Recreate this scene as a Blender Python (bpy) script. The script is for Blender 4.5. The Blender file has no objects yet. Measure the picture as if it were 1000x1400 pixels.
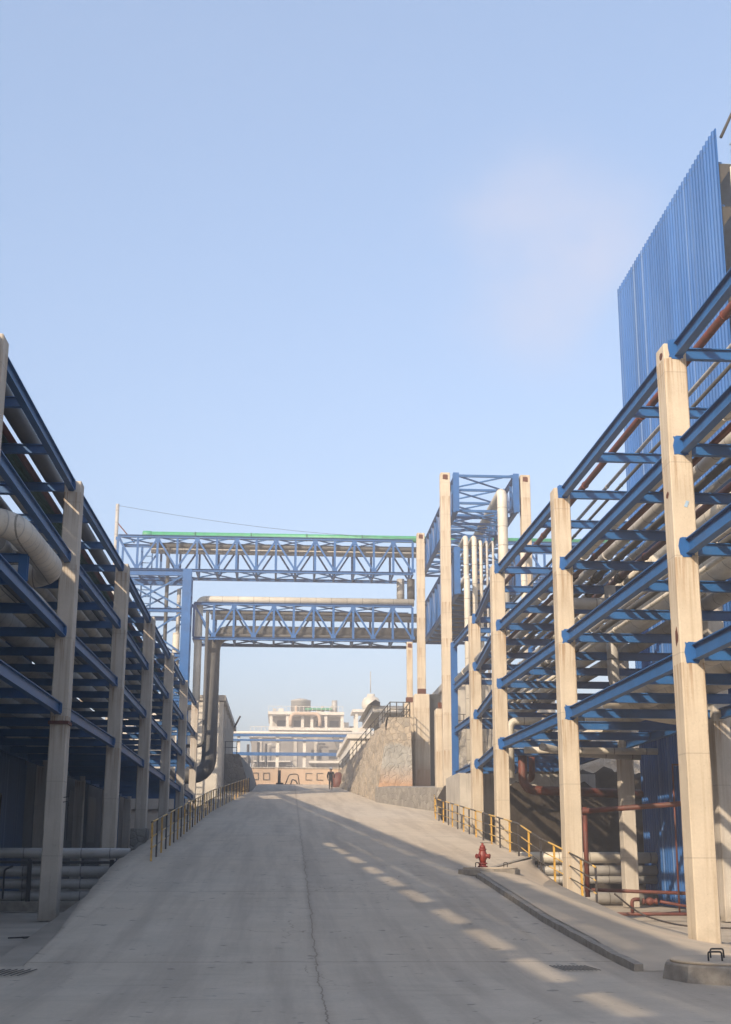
import bpy, math, random
from mathutils import Vector, Matrix, noise as mnoise
random.seed(7)
S = bpy.context.scene
COL = S.collection
rad = math.radians

# ------------------------------------------------------------------ camera
cam_d = bpy.data.cameras.new("camera")
cam = bpy.data.objects.new("camera", cam_d); COL.objects.link(cam)
cam.location = (0, 0, 1.6)
cam.rotation_euler = (Matrix.Rotation(rad(-3.524), 3, 'Z') @ Matrix.Rotation(rad(90 + 14.582), 3, 'X') @ Matrix.Rotation(rad(0.196), 3, 'Z')).to_euler()
cam_d.sensor_fit = 'VERTICAL'; cam_d.sensor_height = 24.0
cam_d.lens = 24.0 * 1815.3 / 1400.0
cam_d.clip_start = 0.1; cam_d.clip_end = 6000
S.camera = cam

# ------------------------------------------------------------------ light
SUN_TRAVEL = Vector((0.50, 0.72, -0.47)).normalized()      # from behind and left of the camera
SUN_EL = math.asin(-SUN_TRAVEL.z)
to_sun = -SUN_TRAVEL
SUN_AZ = math.atan2(to_sun.x, to_sun.y)
world = bpy.data.worlds.new("World"); S.world = world; world.use_nodes = True
wn = world.node_tree; wn.nodes.clear()
sky = wn.nodes.new("ShaderNodeTexSky"); sky.sky_type = 'NISHITA'; sky.sun_disc = False
sky.sun_elevation = SUN_EL; sky.sun_rotation = SUN_AZ
sky.altitude = 100; sky.air_density = 1.0; sky.dust_density = 2.6; sky.ozone_density = 1.9
bg = wn.nodes.new("ShaderNodeBackground"); bg.inputs[1].default_value = 0.13
wo = wn.nodes.new("ShaderNodeOutputWorld")
tc = wn.nodes.new("ShaderNodeTexCoord")
def wl(n, **k):
    q = wn.nodes.new(n)
    for a, b in k.items(): setattr(q, a, b)
    return q
mp = wl("ShaderNodeMapping"); mp.inputs["Scale"].default_value = (3.0, 3.0, 2.0); mp.inputs["Location"].default_value = (0.3, 0.1, 0.2)
cn = wl("ShaderNodeTexNoise"); cn.inputs["Scale"].default_value = 1.6; cn.inputs["Detail"].default_value = 6; cn.inputs["Roughness"].default_value = 0.55; cn.inputs["Distortion"].default_value = 0.4
cr = wl("ShaderNodeValToRGB"); cr.color_ramp.elements[0].position = 0.46; cr.color_ramp.elements[0].color = (0, 0, 0, 1); cr.color_ramp.elements[1].position = 0.72; cr.color_ramp.elements[1].color = (0.3, 0.3, 0.3, 1)
# a thin plume of steam drifting right of the centre of the view
dt = wl("ShaderNodeVectorMath", operation='DISTANCE'); dt.inputs[1].default_value = (0.185, 0.885, 0.427)
dm = wl("ShaderNodeMapRange"); dm.inputs["From Min"].default_value = 0.03; dm.inputs["From Max"].default_value = 0.12; dm.inputs["To Min"].default_value = 0.75; dm.inputs["To Max"].default_value = 0.0; dm.interpolation_type = 'SMOOTHERSTEP'
mm = wl("ShaderNodeMath", operation='MULTIPLY_ADD'); mm.inputs[1].default_value = 0.08
mw = wl("ShaderNodeMix", data_type='RGBA'); mw.inputs[7].default_value = (2.3, 2.35, 2.85, 1)
wn.links.new(tc.outputs["Generated"], mp.inputs[0]); wn.links.new(mp.outputs[0], cn.inputs[0]); wn.links.new(cn.outputs["Fac"], cr.inputs[0])
wn.links.new(tc.outputs["Generated"], dt.inputs[0]); wn.links.new(dt.outputs["Value"], dm.inputs["Value"])
mp2 = wl("ShaderNodeMath", operation='MULTIPLY'); cn2 = wl("ShaderNodeTexNoise"); cn2.inputs["Scale"].default_value = 9; cn2.inputs["Detail"].default_value = 5; wn.links.new(tc.outputs["Generated"], cn2.inputs[0])
cn2.inputs["Scale"].default_value = 7; cn2.inputs["Distortion"].default_value = 0.25; cn2.inputs["Roughness"].default_value = 0.5
mr2 = wl("ShaderNodeMapRange"); mr2.inputs["From Min"].default_value = 0.3; mr2.inputs["From Max"].default_value = 0.72; wn.links.new(cn2.outputs["Fac"], mr2.inputs["Value"])
wn.links.new(dm.outputs[0], mp2.inputs[0]); wn.links.new(mr2.outputs[0], mp2.inputs[1])
wn.links.new(cr.outputs[0], mm.inputs[0]); wn.links.new(mp2.outputs[0], mm.inputs[2])
tint = wl("ShaderNodeMix", data_type='RGBA', blend_type='MULTIPLY'); tint.inputs[0].default_value = 1.0; tint.inputs[7].default_value = (0.98, 0.965, 0.955, 1)
wn.links.new(sky.outputs[0], tint.inputs[6])
# even veil of high haze over the whole sky
veil = wl("ShaderNodeMix", data_type='RGBA'); veil.inputs[0].default_value = 0.42; veil.inputs[7].default_value = (1.36, 1.86, 2.72, 1)
wn.links.new(tint.outputs[2], veil.inputs[6])
wn.links.new(mm.outputs[0], mw.inputs[0]); wn.links.new(veil.outputs[2], mw.inputs[6])
wn.links.new(mw.outputs[2], bg.inputs[0]); wn.links.new(bg.outputs[0], wo.inputs[0])
sun_d = bpy.data.lights.new("sun", 'SUN'); sun_d.energy = 2.85; sun_d.angle = rad(0.7); sun_d.color = (1.0, 0.83, 0.62)
sun = bpy.data.objects.new("sun", sun_d); COL.objects.link(sun)
sun.rotation_euler = SUN_TRAVEL.to_track_quat('-Z', 'Y').to_euler()
sun.location = (-30, -50, 60)
S.view_settings.view_transform = 'Standard'; S.view_settings.look = 'None'
S.view_settings.exposure = 1.35; S.view_settings.gamma = 1
S.cycles.max_bounces = 6; S.cycles.volume_bounces = 0; S.cycles.use_denoising = True

# ------------------------------------------------------------------ materials
def nodes(name):
    m = bpy.data.materials.new(name); m.use_nodes = True
    t = m.node_tree; b = t.nodes["Principled BSDF"]
    return m, t, b
def N(t, typ, **kw):
    n = t.nodes.new(typ)
    for k, v in kw.items(): setattr(n, k, v)
    return n
def math_n(t, op, a, b=None, c=None):
    n = N(t, "ShaderNodeMath", operation=op)
    for i, v in enumerate((a, b, c)):
        if v is None: continue
        if isinstance(v, (int, float)): n.inputs[i].default_value = v
        else: t.links.new(v, n.inputs[i])
    return n.outputs[0]
def noise(t, scale, detail=5, rough=0.6, vec=None, stretch=None):
    pos = vec or N(t, "ShaderNodeNewGeometry").outputs["Position"]
    if stretch:
        mp = N(t, "ShaderNodeMapping"); mp.inputs["Scale"].default_value = stretch
        t.links.new(pos, mp.inputs["Vector"]); pos = mp.outputs[0]
    n = N(t, "ShaderNodeTexNoise"); n.inputs["Scale"].default_value = scale
    n.inputs["Detail"].default_value = detail; n.inputs["Roughness"].default_value = rough
    t.links.new(pos, n.inputs["Vector"]); return n.outputs["Fac"]
def ramp(t, fac, stops):
    r = N(t, "ShaderNodeValToRGB"); e = r.color_ramp.elements
    while len(e) < len(stops): e.new(0.5)
    for i, (p, c) in enumerate(stops):
        e[i].position = p; e[i].color = (c[0], c[1], c[2], 1) if isinstance(c, (tuple, list)) else (c, c, c, 1)
    t.links.new(fac, r.inputs[0]); return r.outputs[0]
def mix(t, fac, a, b, mode='MIX'):
    n = N(t, "ShaderNodeMix", data_type='RGBA', blend_type=mode)
    for s, v in ((n.inputs[0], fac), (n.inputs[6], a), (n.inputs[7], b)):
        if isinstance(v, (int, float)): s.default_value = v
        elif isinstance(v, tuple): s.default_value = (v[0], v[1], v[2], 1)
        else: t.links.new(v, s)
    return n.outputs[2]
def bump(t, b, h, strength=0.3, dist=0.02):
    n = N(t, "ShaderNodeBump"); n.inputs["Strength"].default_value = strength; n.inputs["Distance"].default_value = dist
    t.links.new(h, n.inputs["Height"]); t.links.new(n.outputs[0], b.inputs["Normal"])
def sep(t):
    g = N(t, "ShaderNodeNewGeometry"); s = N(t, "ShaderNodeSeparateXYZ"); t.links.new(g.outputs["Position"], s.inputs[0])
    return s.outputs

def mat_generic(name, c, c2=None, scale=3, rough=0.7, metal=0.0, bstr=0.15, lo=0.35, hi=0.65, streak=None, spec=None):
    m, t, b = nodes(name)
    c2 = c2 or tuple(x * 0.7 for x in c)
    n1 = noise(t, scale)
    col = ramp(t, n1, [(lo, c2), (hi, c)])
    if streak:
        n2 = noise(t, 1.0, 4, 0.6, stretch=(9, 9, 0.35))
        f = ramp(t, n2, [(0.56, 0.0), (0.72, streak[1])])
        col = mix(t, f, col, streak[0])
    n3 = noise(t, 45, 3)
    col = mix(t, 0.35, col, ramp(t, n3, [(0.3, 0.72), (0.7, 1.0)]), 'MULTIPLY')
    t.links.new(col, b.inputs["Base Color"])
    b.inputs["Roughness"].default_value = rough; b.inputs["Metallic"].default_value = metal
    if spec is not None: b.inputs["Specular IOR Level"].default_value = spec
    bump(t, b, n3, bstr, 0.01)
    return m

M = {}
def mat_concrete_col(name, c, dark, seed=0.0):
    m, t, b = nodes(name)
    n1 = noise(t, 0.9, 6, 0.65); n2 = noise(t, 1.0, 5, 0.6, stretch=(7, 7, 0.28)); n3 = noise(t, 28, 4)
    col = ramp(t, n1, [(0.3, dark), (0.7, c)])
    col = mix(t, ramp(t, n2, [(0.5, 0.0), (0.75, 0.62)]), col, (c[0]*0.5, c[1]*0.42, c[2]*0.33))
    col = mix(t, ramp(t, noise(t, 2.3, 6, 0.7), [(0.62, 0.0), (0.74, 0.5)]), col, (0.30, 0.27, 0.23))
    # formwork lift lines every 1.9 m
    zc_ = sep(t)["Z"]
    base = ramp(t, math_n(t, 'ADD', zc_, math_n(t, 'MULTIPLY', noise(t, 1.8, 5), 0.9)), [(0.35, 0.55), (0.9, 0.0)])
    col = mix(t, base, col, (0.20, 0.165, 0.125))
    dz_ = math_n(t, 'FRACT', math_n(t, 'DIVIDE', math_n(t, 'SUBTRACT', zc_, 5.22), 2.06))
    drip = math_n(t, 'MULTIPLY', math_n(t, 'MULTIPLY', ramp(t, dz_, [(0.45, 0.0), (0.98, 1.0)]), math_n(t, 'GREATER_THAN', zc_, 3.2)), ramp(t, noise(t, 1.0, 4, 0.6, stretch=(16, 16, 0.5)), [(0.46, 0.0), (0.62, 0.7)]))
    col = mix(t, drip, col, (c[0]*0.45, c[1]*0.30, c[2]*0.18))
    z = sep(t)["Z"]
    fr = math_n(t, 'FRACT', math_n(t, 'MULTIPLY', math_n(t, 'ADD', z, 0.3), 1/1.9))
    ln = math_n(t, 'MULTIPLY', math_n(t, 'LESS_THAN', fr, 0.012), 0.35)
    col = mix(t, ln, col, (0.2, 0.17, 0.14))
    col = mix(t, 0.4, col, ramp(t, n3, [(0.25, 0.75), (0.7, 1.0)]), 'MULTIPLY')
    # pits
    v = N(t, "ShaderNodeTexVoronoi"); v.inputs["Scale"].default_value = 9
    g = N(t, "ShaderNodeNewGeometry"); t.links.new(g.outputs["Position"], v.inputs["Vector"])
    pit = ramp(t, v.outputs["Distance"], [(0.05, 1.0), (0.09, 0.0)])
    col = mix(t, math_n(t, 'MULTIPLY', pit, 0.4), col, (0.12, 0.1, 0.08))
    t.links.new(col, b.inputs["Base Color"]); b.inputs["Roughness"].default_value = 0.92
    b.inputs["Specular IOR Level"].default_value = 0.2
    bump(t, b, n3, 0.35, 0.012)
    return m
M['col'] = mat_concrete_col("column_concrete", (0.56, 0.48, 0.375), (0.46, 0.395, 0.31))
M['col_old'] = mat_concrete_col("weathered_concrete", (0.54, 0.485, 0.42), (0.43, 0.39, 0.335))
def mat_stained_base():
    m = M['col'].copy(); m.name = "column_concrete_orange_foot"; t = m.node_tree; b = t.nodes["Principled BSDF"]
    src = b.inputs["Base Color"].links[0].from_socket
    z = sep(t)["Z"]
    h = math_n(t, 'ADD', z, math_n(t, 'MULTIPLY', noise(t, 1.5, 5), 1.6))
    f = ramp(t, math_n(t, 'MULTIPLY', math_n(t, 'SUBTRACT', h, 6.6), 0.45), [(0.0, 0.8), (0.45, 0.6), (1.0, 0.0)])
    t.links.new(mix(t, f, src, (0.42, 0.21, 0.11)), b.inputs["Base Color"])
    return m
M['ped'] = mat_stained_base()

def mat_steel(name, c, dirt=(0.05, 0.045, 0.04), rough=0.5):
    m, t, b = nodes(name)
    n1 = noise(t, 1.6, 6, 0.7); n2 = noise(t, 14, 5, 0.7)
    col = ramp(t, n1, [(0.3, tuple(x * 0.78 for x in c)), (0.7, tuple(min(1, x * 1.12) for x in c))])
    col = mix(t, ramp(t, n2, [(0.6, 0.0), (0.72, 0.55)]), col, dirt)
    # dust lying on upward faces
    g = N(t, "ShaderNodeNewGeometry"); s = N(t, "ShaderNodeSeparateXYZ"); t.links.new(g.outputs["Normal"], s.inputs[0])
    col = mix(t, ramp(t, noise(t, 0.7, 6, 0.75), [(0.6, 0.0), (0.78, 0.35)]), col, (0.12, 0.2, 0.3))
    col = mix(t, ramp(t, noise(t, 5.5, 6, 0.75), [(0.66, 0.0), (0.74, 0.6)]), col, (0.11, 0.05, 0.03))
    up = math_n(t, 'MULTIPLY', math_n(t, 'MAXIMUM', s.outputs["Z"], 0.0), 0.55)
    col = mix(t, up, col, (0.30, 0.27, 0.23))
    t.links.new(col, b.inputs["Base Color"]); b.inputs["Roughness"].default_value = rough
    bump(t, b, n2, 0.1, 0.004)
    return m
M['blue'] = mat_steel("blue_painted_steel", (0.008, 0.088, 0.26))
M['blue_light'] = mat_steel("bright_blue_painted_steel", (0.006, 0.088, 0.28))
M['blue_old'] = mat_steel("faded_dark_blue_steel", (0.012, 0.085, 0.24))
M['blue_grey'] = mat_steel("pale_blue_steel", (0.30, 0.42, 0.55))
M['black'] = mat_generic("black_painted_steel", (0.03, 0.03, 0.035), (0.06, 0.045, 0.035), rough=0.55)
M['yellow'] = mat_generic("yellow_painted_steel", (0.62, 0.36, 0.05), (0.42, 0.24, 0.06), 9, rough=0.55)
M['rust'] = mat_generic("rust_red_pipe_paint", (0.15, 0.036, 0.023), (0.085, 0.033, 0.023), 4, rough=0.6)
M['rustspot'] = mat_generic("rust_patch", (0.13, 0.035, 0.015), (0.06, 0.02, 0.012), 14, rough=0.9)
M['red'] = mat_generic("hydrant_red", (0.25, 0.04, 0.028), (0.15, 0.03, 0.022), 12, rough=0.5)
M['green'] = mat_generic("green_pipe_paint", (0.05, 0.30, 0.15), (0.04, 0.22, 0.11), 2, rough=0.5)
M['green_dark'] = mat_generic("dark_green_sheet", (0.03, 0.10, 0.06), (0.02, 0.07, 0.045), 2, rough=0.6)
M['darkpipe'] = mat_generic("dark_tar_wrap", (0.085, 0.08, 0.078), (0.05, 0.045, 0.043), 2.5, rough=0.75)
M['iron'] = mat_generic("dark_iron", (0.05, 0.045, 0.04), (0.03, 0.028, 0.026), 8, rough=0.7)
M['brick'] = None

def mat_clad(name, c, c2, axis='Y', rough=0.5, metal=0.25, pitch=1.0, dust=True):
    m, t, b = nodes(name)
    n1 = noise(t, 0.8, 5, 0.65); n2 = noise(t, 6, 5, 0.7)
    col = ramp(t, n1, [(0.3, c2), (0.72, c)])
    col = mix(t, ramp(t, n2, [(0.58, 0.0), (0.75, 0.6)]), col, tuple(x * 0.45 for x in c2))
    a = sep(t)[axis]
    fr = math_n(t, 'FRACT', math_n(t, 'DIVIDE', a, pitch))
    seam = math_n(t, 'LESS_THAN', fr, 0.035 / pitch)
    col = mix(t, math_n(t, 'MULTIPLY', seam, 0.65), col, (0.07, 0.06, 0.05))
    t.links.new(col, b.inputs["Base Color"]); b.inputs["Roughness"].default_value = rough; b.inputs["Metallic"].default_value = metal
    h = math_n(t, 'ADD', math_n(t, 'MULTIPLY', n2, 0.4), math_n(t, 'MULTIPLY', seam, -0.6))
    bump(t, b, h, 0.35, 0.02)
    return m
for ax in 'XYZ':
    M['cream' + ax] = mat_clad("cream_cladding_" + ax.lower(), (0.62, 0.57, 0.48), (0.45, 0.41, 0.345), ax, 0.55, 0.05, 1.1)
    M['grey' + ax] = mat_clad("grey_cladding_" + ax.lower(), (0.46, 0.44, 0.41), (0.30, 0.285, 0.265), ax, 0.6, 0.15, 0.9)
    M['dark' + ax] = mat_clad("dark_cladding_" + ax.lower(), (0.088, 0.086, 0.085), (0.06, 0.058, 0.057), ax, 0.62, 0.1, 1.4)
M['duct'] = mat_clad('grey_duct_cladding', (0.095, 0.092, 0.09), (0.07, 0.068, 0.066), 'X', 0.6, 0.1, 2.2)
M['elbow'] = mat_clad("duct_canvas", (0.60, 0.55, 0.47), (0.45, 0.41, 0.35), 'X', 0.7, 0.0, 0.42)

def mat_road():
    m, t, b = nodes("road_concrete")
    big = noise(t, 0.13, 5, 0.6); mid = noise(t, 0.9, 6, 0.65); fine = noise(t, 22, 5, 0.7)
    col = ramp(t, mid, [(0.3, (0.48, 0.42, 0.335)), (0.7, (0.60, 0.52, 0.42))])
    col = mix(t, ramp(t, big, [(0.35, 0.0), (0.65, 0.55)]), col, (0.54, 0.445, 0.335))
    # long tyre and dust streaks up the ramp
    st = noise(t, 1.0, 4, 0.6, stretch=(1.7, 0.09, 0.1))
    col = mix(t, ramp(t, st, [(0.45, 0.0), (0.62, 0.5)]), col, (0.35, 0.295, 0.235))
    st2 = noise(t, 1.0, 5, 0.7, stretch=(0.35, 2.6, 0.5))
    col = mix(t, ramp(t, st2, [(0.57, 0.0), (0.7, 0.3)]), col, (0.31, 0.265, 0.215))
    spots = noise(t, 3.1, 3, 0.5)
    col = mix(t, ramp(t, spots, [(0.66, 0.0), (0.72, 0.55)]), col, (0.14, 0.13, 0.115))
    col = mix(t, 0.5, col, ramp(t, fine, [(0.25, 0.72), (0.7, 1.0)]), 'MULTIPLY')
    s = sep(t); x, y = s["X"], s["Y"]
    wob = math_n(t, 'MULTIPLY', math_n(t, 'SUBTRACT', noise(t, 1.1, 6, 0.7), 0.5), 0.22)
    dx = math_n(t, 'ABSOLUTE', math_n(t, 'SUBTRACT', math_n(t, 'ADD', x, wob), math_n(t, 'ADD', math_n(t, 'MULTIPLY', y, 0.0065), 0.43)))
    seam = ramp(t, dx, [(0.004, 0.75), (0.014, 0.0)])
    soft = ramp(t, dx, [(0.02, 0.2), (0.10, 0.0)])
    wob2 = math_n(t, 'MULTIPLY', math_n(t, 'SUBTRACT', noise(t, 0.8, 5, 0.6), 0.5), 0.12)
    yy = math_n(t, 'ADD', y, wob2)
    j = math_n(t, 'ABSOLUTE', math_n(t, 'SUBTRACT', math_n(t, 'FRACT', math_n(t, 'DIVIDE', math_n(t, 'SUBTRACT', yy, 15.4), 10.0)), 0.5))
    joint = math_n(t, 'MULTIPLY', math_n(t, 'LESS_THAN', j, 0.0018), 0.7)
    # fine irregular cracks
    v = N(t, "ShaderNodeTexVoronoi", feature='DISTANCE_TO_EDGE'); v.inputs["Scale"].default_value = 0.28
    g = N(t, "ShaderNodeNewGeometry"); dsp = N(t, "ShaderNodeVectorMath", operation='ADD'); nn = N(t, "ShaderNodeTexNoise"); nn.inputs["Scale"].default_value = 1.5
    t.links.new(g.outputs["Position"], nn.inputs["Vector"]); t.links.new(g.outputs["Position"], dsp.inputs[0]); t.links.new(nn.outputs["Color"], dsp.inputs[1]); t.links.new(dsp.outputs[0], v.inputs["Vector"])
    cr = math_n(t, 'MULTIPLY', math_n(t, 'LESS_THAN', v.outputs["Distance"], 0.0022), ramp(t, noise(t, 0.2, 3), [(0.48, 0.0), (0.56, 0.6)]))
    f = math_n(t, 'MINIMUM', math_n(t, 'MAXIMUM', math_n(t, 'MAXIMUM', seam, soft), math_n(t, 'MAXIMUM', joint, cr)), 0.8)
    col = mix(t, f, col, (0.16, 0.12, 0.09))
    t.links.new(col, b.inputs["Base Color"]); b.inputs["Roughness"].default_value = 0.88
    b.inputs["Specular IOR Level"].default_value = 0.25
    bump(t, b, math_n(t, 'SUBTRACT', fine, math_n(t, 'MULTIPLY', f, 0.8)), 0.25, 0.012)
    return m
M['road'] = mat_road()
M['walk'] = mat_generic("pavement_concrete", (0.54, 0.45, 0.345), (0.45, 0.38, 0.295), 0.9, rough=0.92, bstr=0.3, spec=0.2)
M['yard'] = mat_generic("yard_ground", (0.50, 0.43, 0.35), (0.38, 0.33, 0.265), 0.7, rough=0.95, bstr=0.4, spec=0.15)
M['kerb'] = mat_generic("kerb_concrete", (0.36, 0.32, 0.265), (0.24, 0.21, 0.175), 5, rough=0.9, bstr=0.4)
M['bank'] = mat_generic("bank_earth_painted_shade", (0.055, 0.045, 0.036), (0.028, 0.023, 0.019), 1.6, rough=0.97, bstr=0.8, spec=0.1)  # near-black earth tone, shade under the rack put into the colour
M['plaster'] = mat_generic("pale_render", (0.50, 0.46, 0.40), (0.36, 0.33, 0.29), 0.8, rough=0.9, streak=((0.16, 0.14, 0.12), 0.6))
M['white'] = mat_generic("white_paint", (0.66, 0.62, 0.55), (0.55, 0.51, 0.45), 1.2, rough=0.8)
M['darkwin'] = mat_generic("dark_opening", (0.03, 0.035, 0.04), (0.02, 0.022, 0.025), 2, rough=0.4)
M['glass'] = mat_generic("dusty_glass", (0.07, 0.085, 0.09), (0.04, 0.05, 0.055), 2, rough=0.25)
M['orange'] = mat_generic("orange_dusty_wall", (0.55, 0.41, 0.30), (0.46, 0.35, 0.26), 0.5, rough=0.9, streak=((0.45, 0.2, 0.1), 0.5))
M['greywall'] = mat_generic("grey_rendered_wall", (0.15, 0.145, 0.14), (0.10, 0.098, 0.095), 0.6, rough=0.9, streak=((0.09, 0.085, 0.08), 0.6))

def mat_stone(name, c1, c2, mort, scale):
    m, t, b = nodes(name)
    g = N(t, "ShaderNodeNewGeometry")
    v = N(t, "ShaderNodeTexVoronoi", feature='DISTANCE_TO_EDGE'); v.inputs["Scale"].default_value = scale
    v2 = N(t, "ShaderNodeTexVoronoi"); v2.inputs["Scale"].default_value = scale
    nn = N(t, "ShaderNodeTexNoise"); nn.inputs["Scale"].default_value = 2.5; nn.inputs["Detail"].default_value = 4
    mx = N(t, "ShaderNodeMix", data_type='VECTOR'); mx.inputs[0].default_value = 0.12
    t.links.new(g.outputs["Position"], nn.inputs["Vector"]); t.links.new(g.outputs["Position"], mx.inputs[4]); t.links.new(nn.outputs["Color"], mx.inputs[5])
    t.links.new(mx.outputs[1], v.inputs["Vector"]); t.links.new(mx.outputs[1], v2.inputs["Vector"])
    w = N(t, "ShaderNodeRGBToBW"); t.links.new(v2.outputs["Color"], w.inputs[0])
    col = ramp(t, w.outputs[0], [(0.2, c2), (0.8, c1)])
    col = mix(t, ramp(t, noise(t, 0.5, 5, 0.65), [(0.4, 0.0), (0.65, 0.75)]), col, mort)
    col = mix(t, ramp(t, v.outputs["Distance"], [(0.0, 0.55), (0.05, 0.0)]), col, tuple(x * 0.6 for x in mort))
    col = mix(t, 0.5, col, ramp(t, noise(t, 12, 5, 0.7), [(0.3, 0.6), (0.7, 1.0)]), 'MULTIPLY')
    t.links.new(col, b.inputs["Base Color"]); b.inputs["Roughness"].default_value = 0.95
    h = math_n(t, 'ADD', math_n(t, 'MINIMUM', v.outputs["Distance"], 0.12), math_n(t, 'MULTIPLY', noise(t, 9, 4), 0.15))
    bump(t, b, h, 0.9, 0.25)
    return m
M['stone'] = mat_stone("rubble_stone", (0.44, 0.36, 0.27), (0.27, 0.235, 0.19), (0.36, 0.30, 0.23), 3.4)
M['stone_grey'] = mat_stone("grey_rubble_stone", (0.34, 0.31, 0.27), (0.20, 0.185, 0.165), (0.29, 0.265, 0.23), 3.0)
def mat_ledgewall():
    # plaster below, bare rubble above, orange dust at the foot
    m = M['stone'].copy(); m.name = "patched_retaining_wall"; t = m.node_tree; b = t.nodes["Principled BSDF"]
    src = b.inputs["Base Color"].links[0].from_socket
    z = sep(t)["Z"]
    zz = math_n(t, 'ADD', z, math_n(t, 'MULTIPLY', noise(t, 0.8, 4), 0.8))
    pl = ramp(t, noise(t, 0.9, 6, 0.7), [(0.3, (0.25, 0.235, 0.21)), (0.7, (0.36, 0.34, 0.30))])
    f1 = ramp(t, math_n(t, 'MULTIPLY', math_n(t, 'SUBTRACT', zz, 8.9), 2.0), [(0.0, 1.0), (0.35, 0.0)])
    c = mix(t, f1, src, pl)
    f2 = ramp(t, math_n(t, 'MULTIPLY', math_n(t, 'SUBTRACT', zz, 6.5), 0.8), [(0.0, 0.85), (0.3, 0.5), (1.0, 0.0)])
    t.links.new(mix(t, f2, c, (0.40, 0.23, 0.13)), b.inputs["Base Color"])
    return m
M['ledgewall'] = mat_ledgewall()
def mat_rail():
    m, t, b = nodes("striped_rail_paint")
    s = sep(t)
    fr = math_n(t, 'FRACT', math_n(t, 'DIVIDE', s["Y"], 3.1))
    f = math_n(t, 'GREATER_THAN', fr, 0.5)
    col = mix(t, f, (0.05, 0.045, 0.04), (0.60, 0.37, 0.08))
    col = mix(t, ramp(t, noise(t, 20, 4), [(0.5, 0.0), (0.65, 0.6)]), col, (0.2, 0.15, 0.1))
    t.links.new(col, b.inputs["Base Color"]); b.inputs["Roughness"].default_value = 0.55
    return m
M['rail'] = mat_rail()
def mat_sheet(name, c):
    m, t, b = nodes(name)
    n1 = noise(t, 1.0, 4, 0.6, stretch=(5, 5, 0.12)); n2 = noise(t, 0.35, 3)
    col = ramp(t, n1, [(0.35, tuple(x * 0.82 for x in c)), (0.7, c)])
    col = mix(t, ramp(t, n2, [(0.4, 0.0), (0.7, 0.2)]), col, (0.09, 0.18, 0.36))
    sy = sep(t)
    wn_ = N(t, "ShaderNodeTexWhiteNoise", noise_dimensions='1D'); t.links.new(math_n(t, 'FLOOR', math_n(t, 'DIVIDE', sy["Y"], 0.84)), wn_.inputs["W"])
    col = mix(t, math_n(t, 'MULTIPLY', wn_.outputs["Value"], 0.35), col, tuple(min(1, x * 1.7 + 0.02) for x in c))
    wn2 = N(t, "ShaderNodeTexWhiteNoise", noise_dimensions='1D'); t.links.new(math_n(t, 'FLOOR', math_n(t, 'DIVIDE', sy["Y"], 0.06)), wn2.inputs["W"])
    lap = math_n(t, 'MULTIPLY', math_n(t, 'GREATER_THAN', wn2.outputs["Value"], 0.93), 0.22)
    col = mix(t, lap, col, (0.35, 0.45, 0.6))
    hl = math_n(t, 'MULTIPLY', math_n(t, 'LESS_THAN', math_n(t, 'FRACT', math_n(t, 'DIVIDE', math_n(t, 'ADD', sy["Z"], 0.4), 6.1)), 0.008), 0.5)
    col = mix(t, hl, col, (0.02, 0.05, 0.12))
    t.links.new(col, b.inputs["Base Color"]); b.inputs["Roughness"].default_value = 0.6; b.inputs["Specular IOR Level"].default_value = 0.25
    return m
M['sheet'] = mat_sheet("blue_profiled_sheet", (0.008, 0.082, 0.27))
M['sheet_dark'] = mat_sheet("blue_wall_sheet", (0.018, 0.05, 0.12))

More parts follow.
